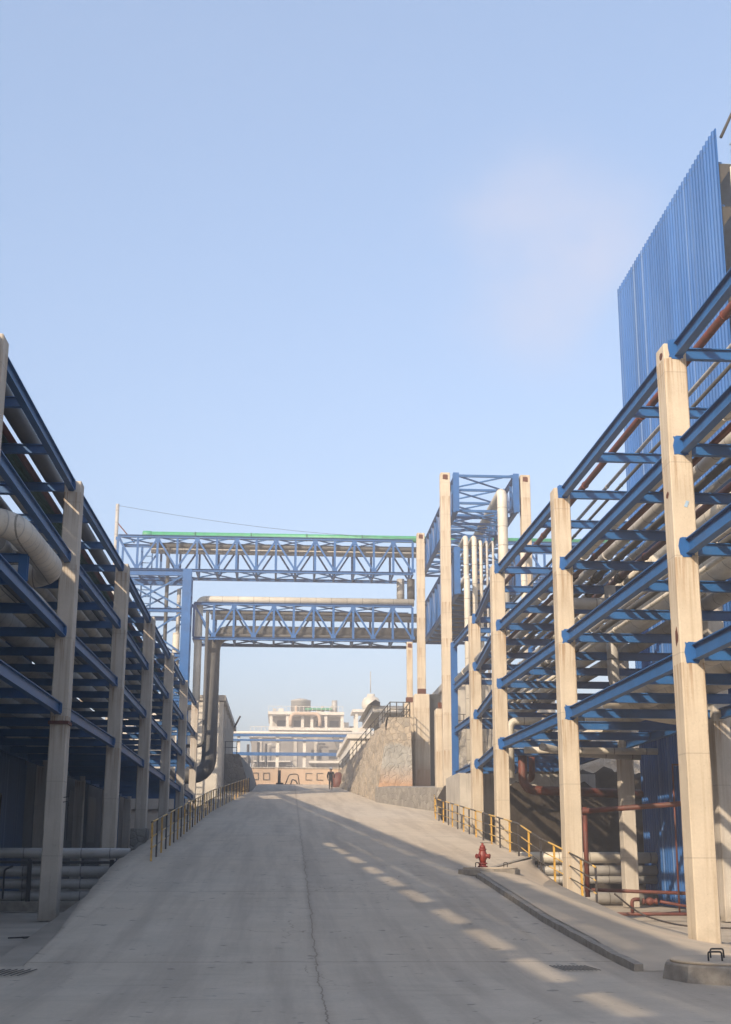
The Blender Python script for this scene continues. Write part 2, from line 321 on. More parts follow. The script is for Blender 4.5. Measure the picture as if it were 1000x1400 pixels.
# ------------------------------------------------------------------ mesh helpers
class MB:
    def __init__(s): s.v = []; s.f = []; s.sm = []
    def quadbox(s, c8):
        o = len(s.v); s.v += [tuple(c) for c in c8]
        for q in ((0,3,2,1),(4,5,6,7),(0,1,5,4),(1,2,6,5),(2,3,7,6),(3,0,4,7)):
            s.f.append(tuple(o + i for i in q)); s.sm.append(False)
        return s
    def box(s, x0, x1, y0, y1, z0, z1):
        return s.quadbox([(x0,y0,z0),(x1,y0,z0),(x1,y1,z0),(x0,y1,z0),(x0,y0,z1),(x1,y0,z1),(x1,y1,z1),(x0,y1,z1)])
    def cbox(s, x0, x1, y0, y1, z0, z1, c=0.03):
        # box with chamfered vertical edges and top
        def ring(z, k): return [(x0+c+k,y0+k,z),(x1-c-k,y0+k,z),(x1-k,y0+c+k,z),(x1-k,y1-c-k,z),(x1-c-k,y1-k,z),(x0+c+k,y1-k,z),(x0+k,y1-c-k,z),(x0+k,y0+c+k,z)]
        o = len(s.v); rs = [ring(z0, 0), ring(z1 - c, 0), ring(z1, c * 0.8)]
        for r in rs: s.v += r
        for a in range(2):
            for i in range(8):
                j = (i + 1) % 8
                s.f.append((o+a*8+i, o+a*8+j, o+a*8+8+j, o+a*8+8+i)); s.sm.append(False)
        s.f.append(tuple(o + 16 + i for i in range(8))); s.sm.append(False)
        s.f.append(tuple(o + i for i in reversed(range(8)))); s.sm.append(False)
        return s
    def frame(s, a, b, up=(0, 0, 1)):
        a = Vector(a); b = Vector(b); d = (b - a).normalized(); u = Vector(up)
        if abs(d.dot(u)) > 0.97: u = Vector((0, 1, 0)) if abs(d.y) < 0.9 else Vector((1, 0, 0))
        sx = d.cross(u).normalized(); uy = sx.cross(d).normalized()
        return a, b, sx, uy
    def bar(s, a, b, w, h, up=(0, 0, 1)):
        a, b, sx, uy = s.frame(a, b, up)
        r = [sx*(-w/2)+uy*(-h/2), sx*(w/2)+uy*(-h/2), sx*(w/2)+uy*(h/2), sx*(-w/2)+uy*(h/2)]
        o = len(s.v); s.v += [tuple(a + q) for q in r] + [tuple(b + q) for q in r]
        for q in ((3,2,1,0),(4,5,6,7),(0,1,5,4),(1,2,6,5),(2,3,7,6),(3,0,4,7)):
            s.f.append(tuple(o + i for i in q)); s.sm.append(False)
        return s
    def ibeam(s, a, b, w, h, tf=0.022, tw=0.014, up=(0, 0, 1)):
        a, b, sx, uy = s.frame(a, b, up)
        W, H = w/2, h/2
        p = [(-W,-H),(W,-H),(W,-H+tf),(tw,-H+tf),(tw,H-tf),(W,H-tf),(W,H),(-W,H),(-W,H-tf),(-tw,H-tf),(-tw,-H+tf),(-W,-H+tf)]
        o = len(s.v); n = 12
        for e in (a, b): s.v += [tuple(e + sx*q[0] + uy*q[1]) for q in p]
        for i in range(n):
            j = (i+1) % n; s.f.append((o+i, o+j, o+n+j, o+n+i)); s.sm.append(False)
        s.f.append(tuple(o + i for i in reversed(range(n)))); s.sm.append(False)
        s.f.append(tuple(o + n + i for i in range(n))); s.sm.append(False)
        return s
    def tube(s, pts, r, seg=14, bend=0.0, cap=True, rings=None):
        pts = [Vector(p) for p in pts]
        s.path = path = [pts[0]]
        for i in range(1, len(pts) - 1):
            p, a, c = pts[i], pts[i-1], pts[i+1]
            if bend <= 0: path.append(p); continue
            da = (a - p).normalized(); dc = (c - p).normalized()
            k = min(bend, (a-p).length*0.49, (c-p).length*0.49)
            A = p + da*k; C = p + dc*k
            for q in range(8):
                tt = q / 7
                path.append(A*(1-tt)**2 + p*2*tt*(1-tt) + C*tt*tt)
        path.append(pts[-1])
        o = len(s.v); n = len(path)
        prev = None
        for i, p in enumerate(path):
            if i == 0: d = path[1] - p
            elif i == n-1: d = p - path[i-1]
            else: d = (path[i+1]-p).normalized() + (p-path[i-1]).normalized()
            d.normalize()
            if prev is None:
                u = Vector((0,0,1)) if abs(d.z) < 0.9 else Vector((0,1,0))
                sx = d.cross(u).normalized()
            else:
                sx = (prev - d*prev.dot(d)).normalized()
            prev = sx; uy = sx.cross(d).normalized()
            rr = r[i] if isinstance(r, (list, tuple)) else r
            for k in range(seg):
                an = 2*math.pi*k/seg
                s.v.append(tuple(p + sx*math.cos(an)*rr + uy*math.sin(an)*rr))
        for i in range(n-1):
            for k in range(seg):
                j = (k+1) % seg
                s.f.append((o+i*seg+k, o+i*seg+j, o+(i+1)*seg+j, o+(i+1)*seg+k)); s.sm.append(True)
        if cap:
            s.f.append(tuple(o + k for k in reversed(range(seg)))); s.sm.append(False)
            s.f.append(tuple(o + (n-1)*seg + k for k in range(seg))); s.sm.append(False)
        return s
    def lathe(s, c, prof, seg=20, axis='Z', smooth=True, xs=1.0):
        o = len(s.v); c = Vector(c)
        for (r, z) in prof:
            for k in range(seg):
                an = 2*math.pi*k/seg; u, w = math.cos(an)*r, math.sin(an)*r
                q = {'Z': (u*xs, w, z), 'X': (z, u, w), 'Y': (u, z, w)}[axis]
                s.v.append(tuple(c + Vector(q)))
        for i in range(len(prof)-1):
            for k in range(seg):
                j = (k+1) % seg
                s.f.append((o+i*seg+k, o+i*seg+j, o+(i+1)*seg+j, o+(i+1)*seg+k)); s.sm.append(smooth)
        s.f.append(tuple(o + k for k in reversed(range(seg)))); s.sm.append(False)
        s.f.append(tuple(o + (len(prof)-1)*seg + k for k in range(seg))); s.sm.append(False)
        return s
    def grid(s, rows, smooth=True):
        o = len(s.v); nc = len(rows[0])
        for r in rows: s.v += [tuple(p) for p in r]
        for i in range(len(rows)-1):
            for k in range(nc-1):
                s.f.append((o+i*nc+k, o+i*nc+k+1, o+(i+1)*nc+k+1, o+(i+1)*nc+k)); s.sm.append(smooth)
        return s
    def prism(s, poly, d):
        # poly: planar list of 3D points, d: extrusion vector
        o = len(s.v); n = len(poly); d = Vector(d)
        s.v += [tuple(p) for p in poly] + [tuple(Vector(p) + d) for p in poly]
        s.f.append(tuple(range(o, o+n))); s.f.append(tuple(o+n+i for i in reversed(range(n)))); s.sm += [False, False]
        for i in range(n):
            j = (i+1) % n; s.f.append((o+j, o+i, o+n+i, o+n+j)); s.sm.append(False)
        return s

def wloc(o):
    v = Vector(o.location)
    while o.parent: o = o.parent; v += Vector(o.location)
    return v
def obj(name, mb, mat, parent=None, label=None, recalc=True):
    me = bpy.data.meshes.new(name)
    if parent is not None: org = wloc(parent)
    else:
        xs = [p[0] for p in mb.v]; ys = [p[1] for p in mb.v]; zs = [p[2] for p in mb.v]
        org = Vector(((min(xs)+max(xs))/2, (min(ys)+max(ys))/2, min(zs)))
    me.from_pydata([tuple(Vector(p) - org) for p in mb.v], [], mb.f)
    me.polygons.foreach_set("use_smooth", mb.sm)
    if recalc:
        import bmesh
        bm = bmesh.new(); bm.from_mesh(me); bmesh.ops.recalc_face_normals(bm, faces=bm.faces); bm.to_mesh(me); bm.free()
    me.materials.append(mat if not isinstance(mat, str) else M[mat])
    o = bpy.data.objects.new(name, me); COL.objects.link(o)
    if parent is not None: o.parent = parent
    else: o.location = org
    if label: o['label'] = label
    return o
def thing(name, label, cat, loc, group=None):
    o = bpy.data.objects.new(name, None); COL.objects.link(o); o.location = loc
    o.empty_display_size = 0.3
    o['label'] = label; o['category'] = cat
    if group: o['group'] = group
    return o
def tag(o, label, cat, group=None):
    o['label'] = label; o['category'] = cat
    if group: o['group'] = group
    return o
def struct(name, mb, mat, recalc=False):
    o = obj(name, mb, mat, None, None, recalc); o['kind'] = 'structure'; return o

# ------------------------------------------------------------------ terrain
def rz(y):
    if y < 17: return 0.0
    if y < 21: return 0.075 * (y - 17) ** 2 / 8
    if y < 130: return 0.075 * (y - 19)
    if y < 136: return 8.325 + 0.075 * (y - 130) - 0.0125*(y-130)**2/2
    return 8.55
def lerp(a, b, t): return a + (b - a) * t
def pl(pts, y):
    if y <= pts[0][0]: return pts[0][1]
    for (a, va), (b, vb) in zip(pts, pts[1:]):
        if y <= b: return lerp(va, vb, (y - a) / (b - a))
    return pts[-1][1]
def sst(a, b, x):
    t = max(0, min(1, (x - a) / (b - a))); return t*t*(3-2*t)
LEFT = [(0, -3.56), (70, -3.5), (90, -2.9), (108, -2.35), (140, -2.2)]
VERGE = [(20, -3.6), (24, -3.72), (27.5, -3.95), (32, -4.2), (38, -4.5), (140, -4.5)]
WALK_Y = [19.35, 22, 26, 30, 34, 35.2, 37, 39.2]
OUT = [(19.35, 8.6), (22, 8.4), (26, 8.25), (30, 8.15), (34, 7.95), (35.2, 7.5), (37, 7.25), (39.2, 7.3), (46, 7.3), (63, 7.35), (71.5, 8.25), (84.7, 6.02), (122, 5.1), (140, 5.1)]
OUTZ = [(19.35, 0.03), (22, 0.04), (26, 0.08), (30, 0.18), (34, 0.40), (35.2, 0.72), (37, 1.12), (39.2, 1.42)]
KERB = [(19.35, 4.98), (25, 4.80), (34.3, 4.86), (35.2, 5.1), (39.2, 7.3)]
def gz(x, y):
    if y < 17: base = 0.0
    elif x < -4.5:
        base = sst(96, 106, y) * 9.2 if x < -4.5 else 0
    elif x > 7.6:
        b1 = sst(50, 60, y) * 5.25 * sst(8.3, 9.4, x + max(0, y - 58)*0.07)
        base = max(0.0, b1 + sst(92.3, 93.3, y) * 5.15) + (0.25*math.sin(x*2.1+y*1.3) + 0.15*math.sin(x*4.7-y*3.1)) * sst(49, 52, y) * (1 - sst(60, 62, y)) * sst(8.3, 9.4, x)
    else:
        base = rz(y) - 0.25
    if y > 124: base = lerp(base, 8.35, sst(124, 136, y))
    if y > 300: base = lerp(8.35, 4.0, sst(300, 900, y))
    return base - 0.03
xs = [-3000, -800, -200, -60, -24, -12, -8, -5.5, -4.53, -4.47, -3, 0, 3, 5, 7.2, 7.62]
x = 8.1
while x < 24: xs.append(x); x += 0.7
xs += [40, 80, 200, 800, 3000]
ys = [-400, -100, -30, 0, 10, 17, 19, 21, 25, 30, 34, 38, 42, 46, 49]
y = 50
while y < 62: ys.append(y); y += 0.7
ys += [64, 70, 78, 86, 92.3, 92.8, 93.3, 96, 98, 100, 102, 104, 106, 110, 118, 124, 127, 130, 133, 136, 160, 200, 300, 400, 600, 900, 1500, 3000]
struct("ground", MB().grid([[(x, y, gz(x, y) - (0.7 if 8.3 < x < 17.8 and 49.2 < y < 71.2 else 0)) for x in xs] for y in ys]), 'yard')
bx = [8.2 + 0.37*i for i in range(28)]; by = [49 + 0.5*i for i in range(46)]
struct("dark_bank", MB().grid([[(x, y, gz(x, y) + 0.03 + 0.10*math.sin(x*5.3+y*2.9)*math.sin(y*4.1)) for x in bx] for y in by]), 'bank')  # earth bank painted dark to stand for shade below the right rack
rows = []
ylist = [8.0] + [10 + i for i in range(0, 128)]
rows = []
for y in [-30, -10, 0] + ylist:
    xl = -14 if y < 19.5 else pl(LEFT, y); xr = 14 if y < 19.3 else (pl(KERB, y) if y < 39.2 else pl(OUT, y))
    if 19.5 <= y < 21: xl = -3.56
    rows.append([(lerp(xl, xr, k/12), y, rz(y) + 0.012) for k in range(13)])
struct("road", MB().grid(rows), 'road')
# verge along the left edge of the ramp with a low side wall
rows = []; ws = []
y = 20.0
while y <= 108:
    a, b = pl(LEFT, y), pl(VERGE, y); z = rz(y)
    k_ = sst(21, 28, y)
    rows.append([(a + 0.001, y, z + 0.014), (lerp(a, b, .5), y, z + 0.014 + 0.02*k_), (b, y, z + 0.014 + (0.02 + 0.02*math.sin(y*2.3))*k_), (b - 0.03, y, z - 0.08)])
    ws.append([(b - 0.03, y, z - 0.02), (b - 0.05, y, -0.2)])
    y += 1.0
struct("verge", MB().grid(rows), 'road')
o = obj("retaining_wall", MB().grid(ws, False), 'kerb'); tag(o, "low concrete side wall holding up the left edge of the ramp", "retaining wall")
# pavement on the right
rows = []
y = 19.35
while y <= 39.3:
    a, b = pl(KERB, y) + 0.14, pl(OUT, y) ; bz = pl(OUTZ, y); az = rz(y) + 0.11 * sst(19.2, 22, y) * (1 - sst(35, 36, y)*0.3)
    rows.append([(lerp(a, b, k/9), y, lerp(az, bz, sst(0.15, 1.0, k/9)) + 0.02) for k in range(10)] + [(b + 0.05, y, -0.15)])
    y += 0.62
struct("pavement", MB().grid(rows), 'walk')
# right embankment face above 39 m
rows = []
y = 39.2
while y <= 72:
    b = pl(OUT, y); rows.append([(b - 0.01, y, rz(y) + 0.008), (b + 0.12, y, rz(y)), (b + 0.14, y, rz(y) - 1.2), (b + 0.2, y, -0.3)])
    y += 1.2
o = obj("retaining_wall", MB().grid(rows, False), 'kerb'); tag(o, "concrete edge wall under the right railing of the ramp", "retaining wall")
# kerbs
def kerb_strip(pts, w=0.14, h=0.12):
    rows = []
    for i, (x, y) in enumerate(pts):
        a = Vector((x, y)); n = Vector(pts[min(i+1, len(pts)-1)]) - Vector(pts[max(i-1, 0)]); n = Vector((n.y, -n.x)).normalized()
        z = rz(y) ; hh = h + 0.008 * math.sin(y * 5.1)
        b = a + n * w
        rows.append([(a.x, a.y, z - 0.05), (a.x + n.x*0.008, a.y, z + hh), (b.x, b.y, z + hh), (b.x, b.y, z - 0.05)])
    mb = MB().grid(rows, False); k = len(rows)
    mb.f.append((0, 1, 2, 3)); mb.sm.append(False); e = (k-1)*4; mb.f.append((e+3, e+2, e+1, e)); mb.sm.append(False)
    return mb
pts = []
y = 19.35
while y < 34.2: pts.append((pl(KERB, y), y)); y += 0.6
tag(obj("kerb", kerb_strip(pts), 'kerb'), "long thin raised kerb line from the hydrant slab down to the road drain", "kerb")
tag(obj("kerb", kerb_strip([(5.35, 35.4), (5.9, 36.6), (6.5, 37.9), (7.05, 39.1)], 0.16, 0.13), 'kerb'), "short kerb stub running from the hydrant up to the railing", "kerb")

# ------------------------------------------------------------------ pipe racks
LV = [11.6, 9.55, 7.5, 5.42]
def irregular_patch(cx, cz, y, w, h, n=18, seed=0):
    r = random.Random(seed); poly = []
    for k in range(n):
        a = 2*math.pi*k/n; q = 1 + r.uniform(-0.16, 0.14)
        poly.append((cx + math.copysign(abs(math.cos(a))**0.35, math.cos(a))*w/2*q, y, cz + math.copysign(abs(math.sin(a))**0.35, math.sin(a))*h/2*q))
    return MB().prism(poly, (0, -0.012, 0))
def column_mb(x0, x1, y0, y1, z0, z1, c=0.022):
    mb = MB(); n = max(4, int((z1 - z0) / 0.35)); rs = random.Random(int(x0*100 + y0*7))
    for i in range(n + 2):
        z = z0 + (z1 - z0) * min(i, n) / n; k = 0.0 if i < n else (0.004 if i == n else 0.018)
        if i == n: z -= 0.02
        j = [rs.uniform(-0.006, 0.006) for _ in range(8)]
        if rs.random() < 0.12: j[rs.randrange(8)] += 0.02
        q = [(x0+c, y0), (x1-c, y0), (x1, y0+c), (x1, y1-c), (x1-c, y1), (x0+c, y1), (x0, y1-c), (x0, y0+c)]
        cx, cy = (x0+x1)/2, (y0+y1)/2
        mb.v += [(x + (cx-x)*(k+j[m])*2, y + (cy-y)*(k+j[m])*2, z) for m, (x, y) in enumerate(q)]
    for i in range(n + 1):
        for m in range(8):
            a = (m+1) % 8; mb.f.append((i*8+m, i*8+a, i*8+8+a, i*8+8+m)); mb.sm.append(False)
    mb.f.append(tuple((n+1)*8 + m for m in range(8))); mb.sm.append(False)
    mb.f.append(tuple(reversed(range(8)))); mb.sm.append(False)
    return mb

def rack(label, inner, outer, bays, side, cross_y, paint='blue', extra_top=()):
    # inner/outer: list of (x0, y0, zbase); side=+1 right of the road
    t = thing("pipe_rack", label, "pipe rack", (inner[0][0] + 0.23 + side*2, inner[0][1], 0))
    W, D = 0.46, 0.57
    for i, (x0, y0, zb) in enumerate(inner):
        obj("column", column_mb(x0, x0+W, y0, y0+D, zb, 11.72), 'col' if side > 0 else 'col_old', t)
    for (x0, y0, zb) in outer:
        obj("column", column_mb(x0, x0+W, y0, y0+D, zb, 11.5), 'col_old', t)
    for L, z in enumerate(LV):
        for a, b in zip(inner, inner[1:]):
            ibx = 0.30 if side > 0 else 0.2
            obj("side_beam", MB().ibeam((a[0]+ibx, a[1]+D+0.002, z), (b[0]+ibx, b[1]-0.014, z), 0.17, 0.30), paint, t)
            obj("mounting_plate", irregular_patch(b[0]+ibx-(0.06 if side > 0 else 0), z, b[1]-0.001, 0.30 if side > 0 else 0.2, 0.40 if side > 0 else 0.34, seed=int(b[1]*10)+L), 'blue_light' if side > 0 else paint, t)
        for a, b in zip(outer, outer[1:]):
            obj("side_beam", MB().ibeam((a[0]+0.23, a[1]+D+0.002, z), (b[0]+0.23, b[1]-0.002, z), 0.16, 0.28), paint, t)
        for y in cross_y:
            xi = pl([(c[1], c[0]) for c in inner], y) + (0.30 if side > 0 else 0.2)
            xo = pl([(c[1], c[0]) for c in outer], y) + 0.23
            s = 1 if xo > xi else -1
            near_col = any(abs(c[1] + D/2 - y) < 0.3 for c in inner)
            a = xi + s*(0.19 if near_col else 0.02); b = xo - s*(0.24 if near_col else 0.02)
            obj("cross_beam", MB().ibeam((a, y, z + 0.004), (b, y, z + 0.004), 0.14, 0.24), paint, t)
    for y in extra_top:
        for z in LV[:2]:
            xi, xo = inner[0][0] + 0.2, outer[0][0] + 0.23
            obj("cross_beam", MB().ibeam((xi - 0.02, y, z + 0.004), (xo + 0.02, y, z + 0.004), 0.14, 0.24), paint, t)
    return t
# right rack
Rin = [(7.57, 14.1, 0.0), (7.57, 24.8, 0.0), (7.52, 35.7, 0.0), (7.36, 46.0, 0.0), (8.0, 56.3, 0.0)]
Rout = [(11.7, 14.1, 0.0), (11.7, 24.8, 0.0), (11.7, 35.7, 0.0), (11.7, 46.0, 0.0), (11.9, 56.3, 2.0)]
def crossys(cols, off=0.28, n=3):
    out = []
    for a, b in zip(cols, cols[1:]):
        for k in range(n): out.append(lerp(a[1], b[1], k/n) + off)
    out.append(cols[-1][1] + off); return out
rackR = rack("long blue steel pipe rack on cream concrete columns along the right side of the ramp", Rin, Rout, 5, 1, crossys(Rin))
# end bay of right rack on a blue steel post
pt = MB().ibeam((8.27, 63.9, 0.0), (8.27, 63.9, 11.75), 0.3, 0.26); obj("post", pt, 'blue_light', rackR)
obj("post", MB().ibeam((12.1, 63.9, 4.6), (12.1, 63.9, 11.75), 0.3, 0.26), 'blue_light', rackR)
for z in LV:
    obj("side_beam", MB().ibeam((8.3, 56.88, z), (8.27, 63.7, z), 0.16, 0.28), 'blue', rackR)
    obj("side_beam", MB().ibeam((12.13, 56.88, z), (12.1, 63.7, z), 0.16, 0.28), 'blue', rackR)
    for y in (59.3, 61.7): obj("cross_beam", MB().ibeam((8.4, y, z), (12.0, y, z), 0.14, 0.22), 'blue', rackR)
# left rack
Lin = [(-6.15, -7.8 + 0.1, 0.0), (-6.15, 3.2, 0.0), (-6.15, 14.3, 0.0), (-6.17, 25.2, 0.0), (-6.17, 36.0, 0.0), (-6.05, 46.8, 0.0), (-6.1, 57.6, 0.0), (-6.1, 68.4, 0.0), (-6.1, 79.1, 0.0), (-6.1, 89.9, 0.0)]
Lout = [(-10.3, c[1], 0.0) for c in Lin]
rackL = rack("long weathered dark blue pipe rack on grey concrete columns left of the ramp", Lin, Lout, 9, -1, crossys(Lin[2:]), "blue_old", [-4.0, -0.4, 3.4, 7.1, 10.7])
# rust strap on the second column in view
obj("strap", MB().box(-6.21, -5.67, 35.95, 36.6, 5.0, 5.09), 'rustspot', rackL)
obj("plinth", MB().cbox(-6.25, -5.55, 57.5, 58.35, 0, 2.75, 0.02), M['stone_grey'], rackL)
for (x, z, y, w, h, sd) in ((7.62, 6.6, 25.05, 0.10, 0.34, 1), (7.62, 8.9, 24.95, .06, .1, 2)):
    pass
def rust_on_side(x, y, z, w, h, sd, parent):
    r = random.Random(sd); poly = [(x, y + math.cos(2*math.pi*k/10)*w/2*r.uniform(.7, 1.2), z + math.sin(2*math.pi*k/10)*h/2*r.uniform(.7, 1.2)) for k in range(10)]
    obj("rust_patch", MB().prism(poly, (-0.006, 0, 0)), 'rustspot', parent)
rust_on_side(7.57, 25.0, 5.75, 0.18, 0.36, 3, rackR)
rust_on_side(7.57, 25.08, 8.6, 0.2, 0.12, 4, rackR)
rust_on_side(7.57, 25.0, 11.5, 0.2, 0.16, 5, rackR)
obj("name_plate", MB().quadbox([(7.80, 24.79, 8.30), (7.86, 24.79, 8.28), (7.86, 24.80, 8.28), (7.80, 24.80, 8.30), (7.85, 24.79, 8.42), (7.91, 24.79, 8.40), (7.91, 24.80, 8.40), (7.85, 24.80, 8.42)]), 'blue_grey', rackR)
# handle rings on left column
for z in (3.1, 2.98): obj("hook", MB().tube([(-5.71, 36.1, z), (-5.58, 36.1, z + 0.02), (-5.56, 36.1, z - 0.1)], 0.012, 6), 'iron', rackL)

# pipes lying along the racks
NP = [0]
def along(name, x, z, r, mat, y0, y1, label, grp, seg=16, wob=0.0, flange=False):
    pts = [(x, y0, z + r)]
    if wob:
        m = (y0 + y1)/2; pts += [(x, m - 2, z + r), (x + wob, m, z + r), (x + wob, m + 3, z + r)]
        pts += [(x + wob, y1, z + r)]
    else: pts.append((x, y1, z + r))
    mb = MB().tube(pts, r, seg, bend=0.8)
    if flange:
        y = y0 + 3.3
        while y < y1 - 1:
            mb.lathe((x, y, z + r), [(r*1.25, -0.02), (r*1.25, 0.02)], seg, 'Y'); y += 6.1
    o = obj(name, mb, mat); tag(o, label, "pipe", grp); return o
g = "pipes running along the right pipe rack"
T = [z + 0.13 for z in LV]
sp = [
 (8.42, 0, 0.085, 'rust', 8, 63, "rust red pipe on the top level of the right rack, the one nearest the road"),
 (9.05, 0, 0.05, 'greyY', 8, 44, "thin grey pipe on the top level of the right rack beside the red one"),
 (8.30, 1, 0.15, 'creamY', 8, 63, "cream pipe on the second level of the right rack, nearest the road"),
 (8.62, 1, 0.07, 'rust', 8, 60, "thin rust red pipe between cream pipes on the right rack's second level"),
 (8.98, 1, 0.14, 'greyY', 8, 63, "grey lagged pipe right of the red pipe on the right rack's second level"),
 (9.35, 1, 0.09, 'darkY', 8, 58, "narrow dark pipe in the middle of the right rack's second level"),
 (9.68, 1, 0.08, 'greyY', 8, 58, "narrow grey pipe just right of the dark one on the right rack's second level"),
 (10.05, 1, 0.09, 'rust', 8, 50, "rust red pipe towards the outer side of the right rack's second level"),
 (10.9, 1, 0.36, 'creamY', 20, 46, "large cream duct on the outer side of the right rack's second level"),
 (8.45, 2, 0.07, 'greyY', 8, 62, "thin grey pipe nearest the road on the right rack's third level"),
 (8.75, 2, 0.08, 'darkY', 8, 62, "thin dark pipe second from the road on the right rack's third level"),
 (9.75, 2, 0.40, 'creamY', 8, 44, "very large cream duct in the middle of the right rack's third level"),
 (9.1, 2, 0.06, 'creamY', 8, 62, "thin cream pipe beside the large duct on the right rack's third level"),
 (10.7, 2, 0.2, 'greyY', 8, 58, "grey lagged pipe at the outer side of the right rack's third level"),
 (8.5, 3, 0.11, 'creamY', 8, 62, "slim cream pipe nearest the road on the right rack's lowest level"),
 (9.05, 3, 0.27, 'creamY', 8, 35, "thick cream pipe ending in an elbow on the right rack's lowest level"),
 (9.9, 3, 0.30, 'creamY', 16, 42, "thick cream pipe in the middle of the right rack's lowest level"),
 (10.65, 3, 0.24, 'greyY', 8, 50, "thick grey pipe at the outer side of the right rack's lowest level"),
 (10.4, 1, 0.12, 'creamY', 36, 62, "cream pipe outward of the red one on the right rack second level, farther back"),
 (11.2, 1, 0.14, 'greyY', 47, 62, "grey pipe outermost on the right rack's second level beyond the third column"),
 (9.4, 2, 0.07, 'creamY', 45, 62, "slim cream pipe on the third level beyond the big duct's end"),
 (9.9, 2, 0.15, 'creamY', 45, 62, "medium cream pipe on the third level beyond the big duct's end"),
 (10.25, 2, 0.08, 'greyY', 45, 62, "slim grey pipe on the third level beyond the big duct's end"),
 (9.4, 0, 0.045, 'darkY', 20, 63, "thin dark line on the right rack's top level"),
 (10.3, 3, 0.12, 'creamY', 43, 62, "cream pipe on the lowest level beyond the thick middle pipe's end"),
 (9.4, 3, 0.14, 'greyY', 43, 62, "grey pipe on the lowest level beyond the thick elbow pipe"),
]
for (x, L, r, m, y0, y1, lb) in sp: along("pipe", x, T[L], r, m, y0, y1, lb, g, flange=(r < 0.16))
 
def valve(parent, x, y, z, r, up=0.42):
    v = obj("valve", MB().lathe((x, y, z), [(r*1.15, -0.22), (r*1.7, -0.215), (r*1.7, -0.17), (r*1.1, -0.16), (r*1.5, 0), (r*1.1, 0.16), (r*1.7, 0.17), (r*1.7, 0.215), (r*1.15, 0.22)], 14, 'Y'), 'iron', parent)
    obj("stem", MB().tube([(x, y, z + r), (x, y, z + up)], 0.02, 6), 'iron', v)
    ring = [(x + 0.12*math.cos(a), y + 0.12*math.sin(a), z + up) for a in [2*math.pi*k/12 for k in range(13)]]
    obj("hand_wheel", MB().tube(ring, 0.014, 6).bar((x - .12, y, z + up), (x + .12, y, z + up), .015, .015).bar((x, y - .12, z + up), (x, y + .12, z + up), .015, .015), 'black', v)
bypos = {}
for o_ in S.objects:
    if o_.get('group') == "pipes running along the right pipe rack": bypos[o_['label']] = o_
for (x, L, r_, y0, y1, m_, lb) in [(q[0], q[1], q[2], q[4], q[5], q[3], q[6]) for q in sp]:
    if L in (1, 2, 3) and r_ < 0.13:
        for yv in (38.2 + (x*7) % 5, 50.1 + (x*5) % 4):
            if y0 < yv < y1: valve(bypos[lb], x, yv, T[L] + r_, max(r_, 0.07))
g = "pipes running along the left pipe rack"
sp = [
 (-6.62, 0, 0.22, 'darkY', -14, 88, "thick dark pipe on the top level of the left rack, nearest the road"),
 (-7.0, 0, 0.09, 'rust', -14, 80, "brown pipe beside the thick dark one on top of the left rack"),
 (-7.95, 0, 0.16, 'greyY', -14, 80, "grey pipe left of the green sheet on top of the left rack"),
 (-8.55, 0, 0.12, 'darkY', -14, 70, "narrow dark pipe near the outer side on top of the left rack"),
 (-9.35, 0, 0.22, 'greyY', -14, 70, "outermost grey pipe on top of the left rack"),
 (-6.5, 1, 0.09, 'darkY', 36, 88, "narrow dark pipe nearest the road on the left rack's second level"),
 (-6.8, 1, 0.16, 'greyY', 36, 88, "grey pipe next to the narrow dark one on the left rack's second level"),
 (-7.3, 1, 0.22, 'creamY', 36, 84, "cream pipe in the middle of the left rack's second level"),
 (-7.95, 1, 0.28, 'greyY', 36, 80, "thick grey pipe left of the cream one on the left rack's second level"),
 (-8.8, 1, 0.30, 'darkY', -14, 80, "thick dark pipe at the outer side of the left rack's second level"),
 (-9.6, 1, 0.24, 'greyY', -14, 80, "outermost grey pipe on the left rack's second level"),
 (-7.9, 2, 0.40, 'greyY', -14, 60, "very thick grey duct in the middle of the left rack's third level"),
 (-6.9, 2, 0.22, 'creamY', 8, 84, "cream pipe left of the road side beam on the left rack's third level"),
 (-6.45, 2, 0.10, 'darkY', 8, 84, "narrow dark pipe nearest the road on the left rack's third level"),
 (-9.0, 2, 0.30, 'greyY', -14, 80, "thick grey pipe at the outer side of the left rack's third level"),
 (-6.4, 3, 0.16, 'creamY', -4, 84, "long cream pipe lying on the lowest beam of the left rack beside the road"),
 (-6.95, 3, 0.20, 'greyY', -4, 84, "grey pipe second from the road on the left rack's lowest level"),
 (-7.7, 3, 0.28, 'greyY', -4, 70, "thick grey pipe in the middle of the left rack's lowest level"),
 (-8.6, 3, 0.28, 'darkY', -4, 70, "thick dark pipe at the outer side of the left rack's lowest level"),
 (-9.4, 3, 0.22, 'greyY', -4, 70, "outermost grey pipe on the left rack's lowest level"),
]
for (x, L, r, m, y0, y1, lb) in sp: along("pipe", x, T[L], r, m, y0, y1, lb, g)
for (x0, x1, mat, y1, lb) in ((-7.55, -7.22, 'green_dark', 80, "long dark green flat cable tray on top of the left rack"),):
    mb = MB().box(x0, x1, -14, y1, T[0] + 0.01, T[0] + 0.10).box(x1 - 0.02, x1 + 0.1, -14, y1, T[0] + 0.10, T[0] + 0.13)
    tag(obj("cable_tray", mb, mat), lb, "cable tray")
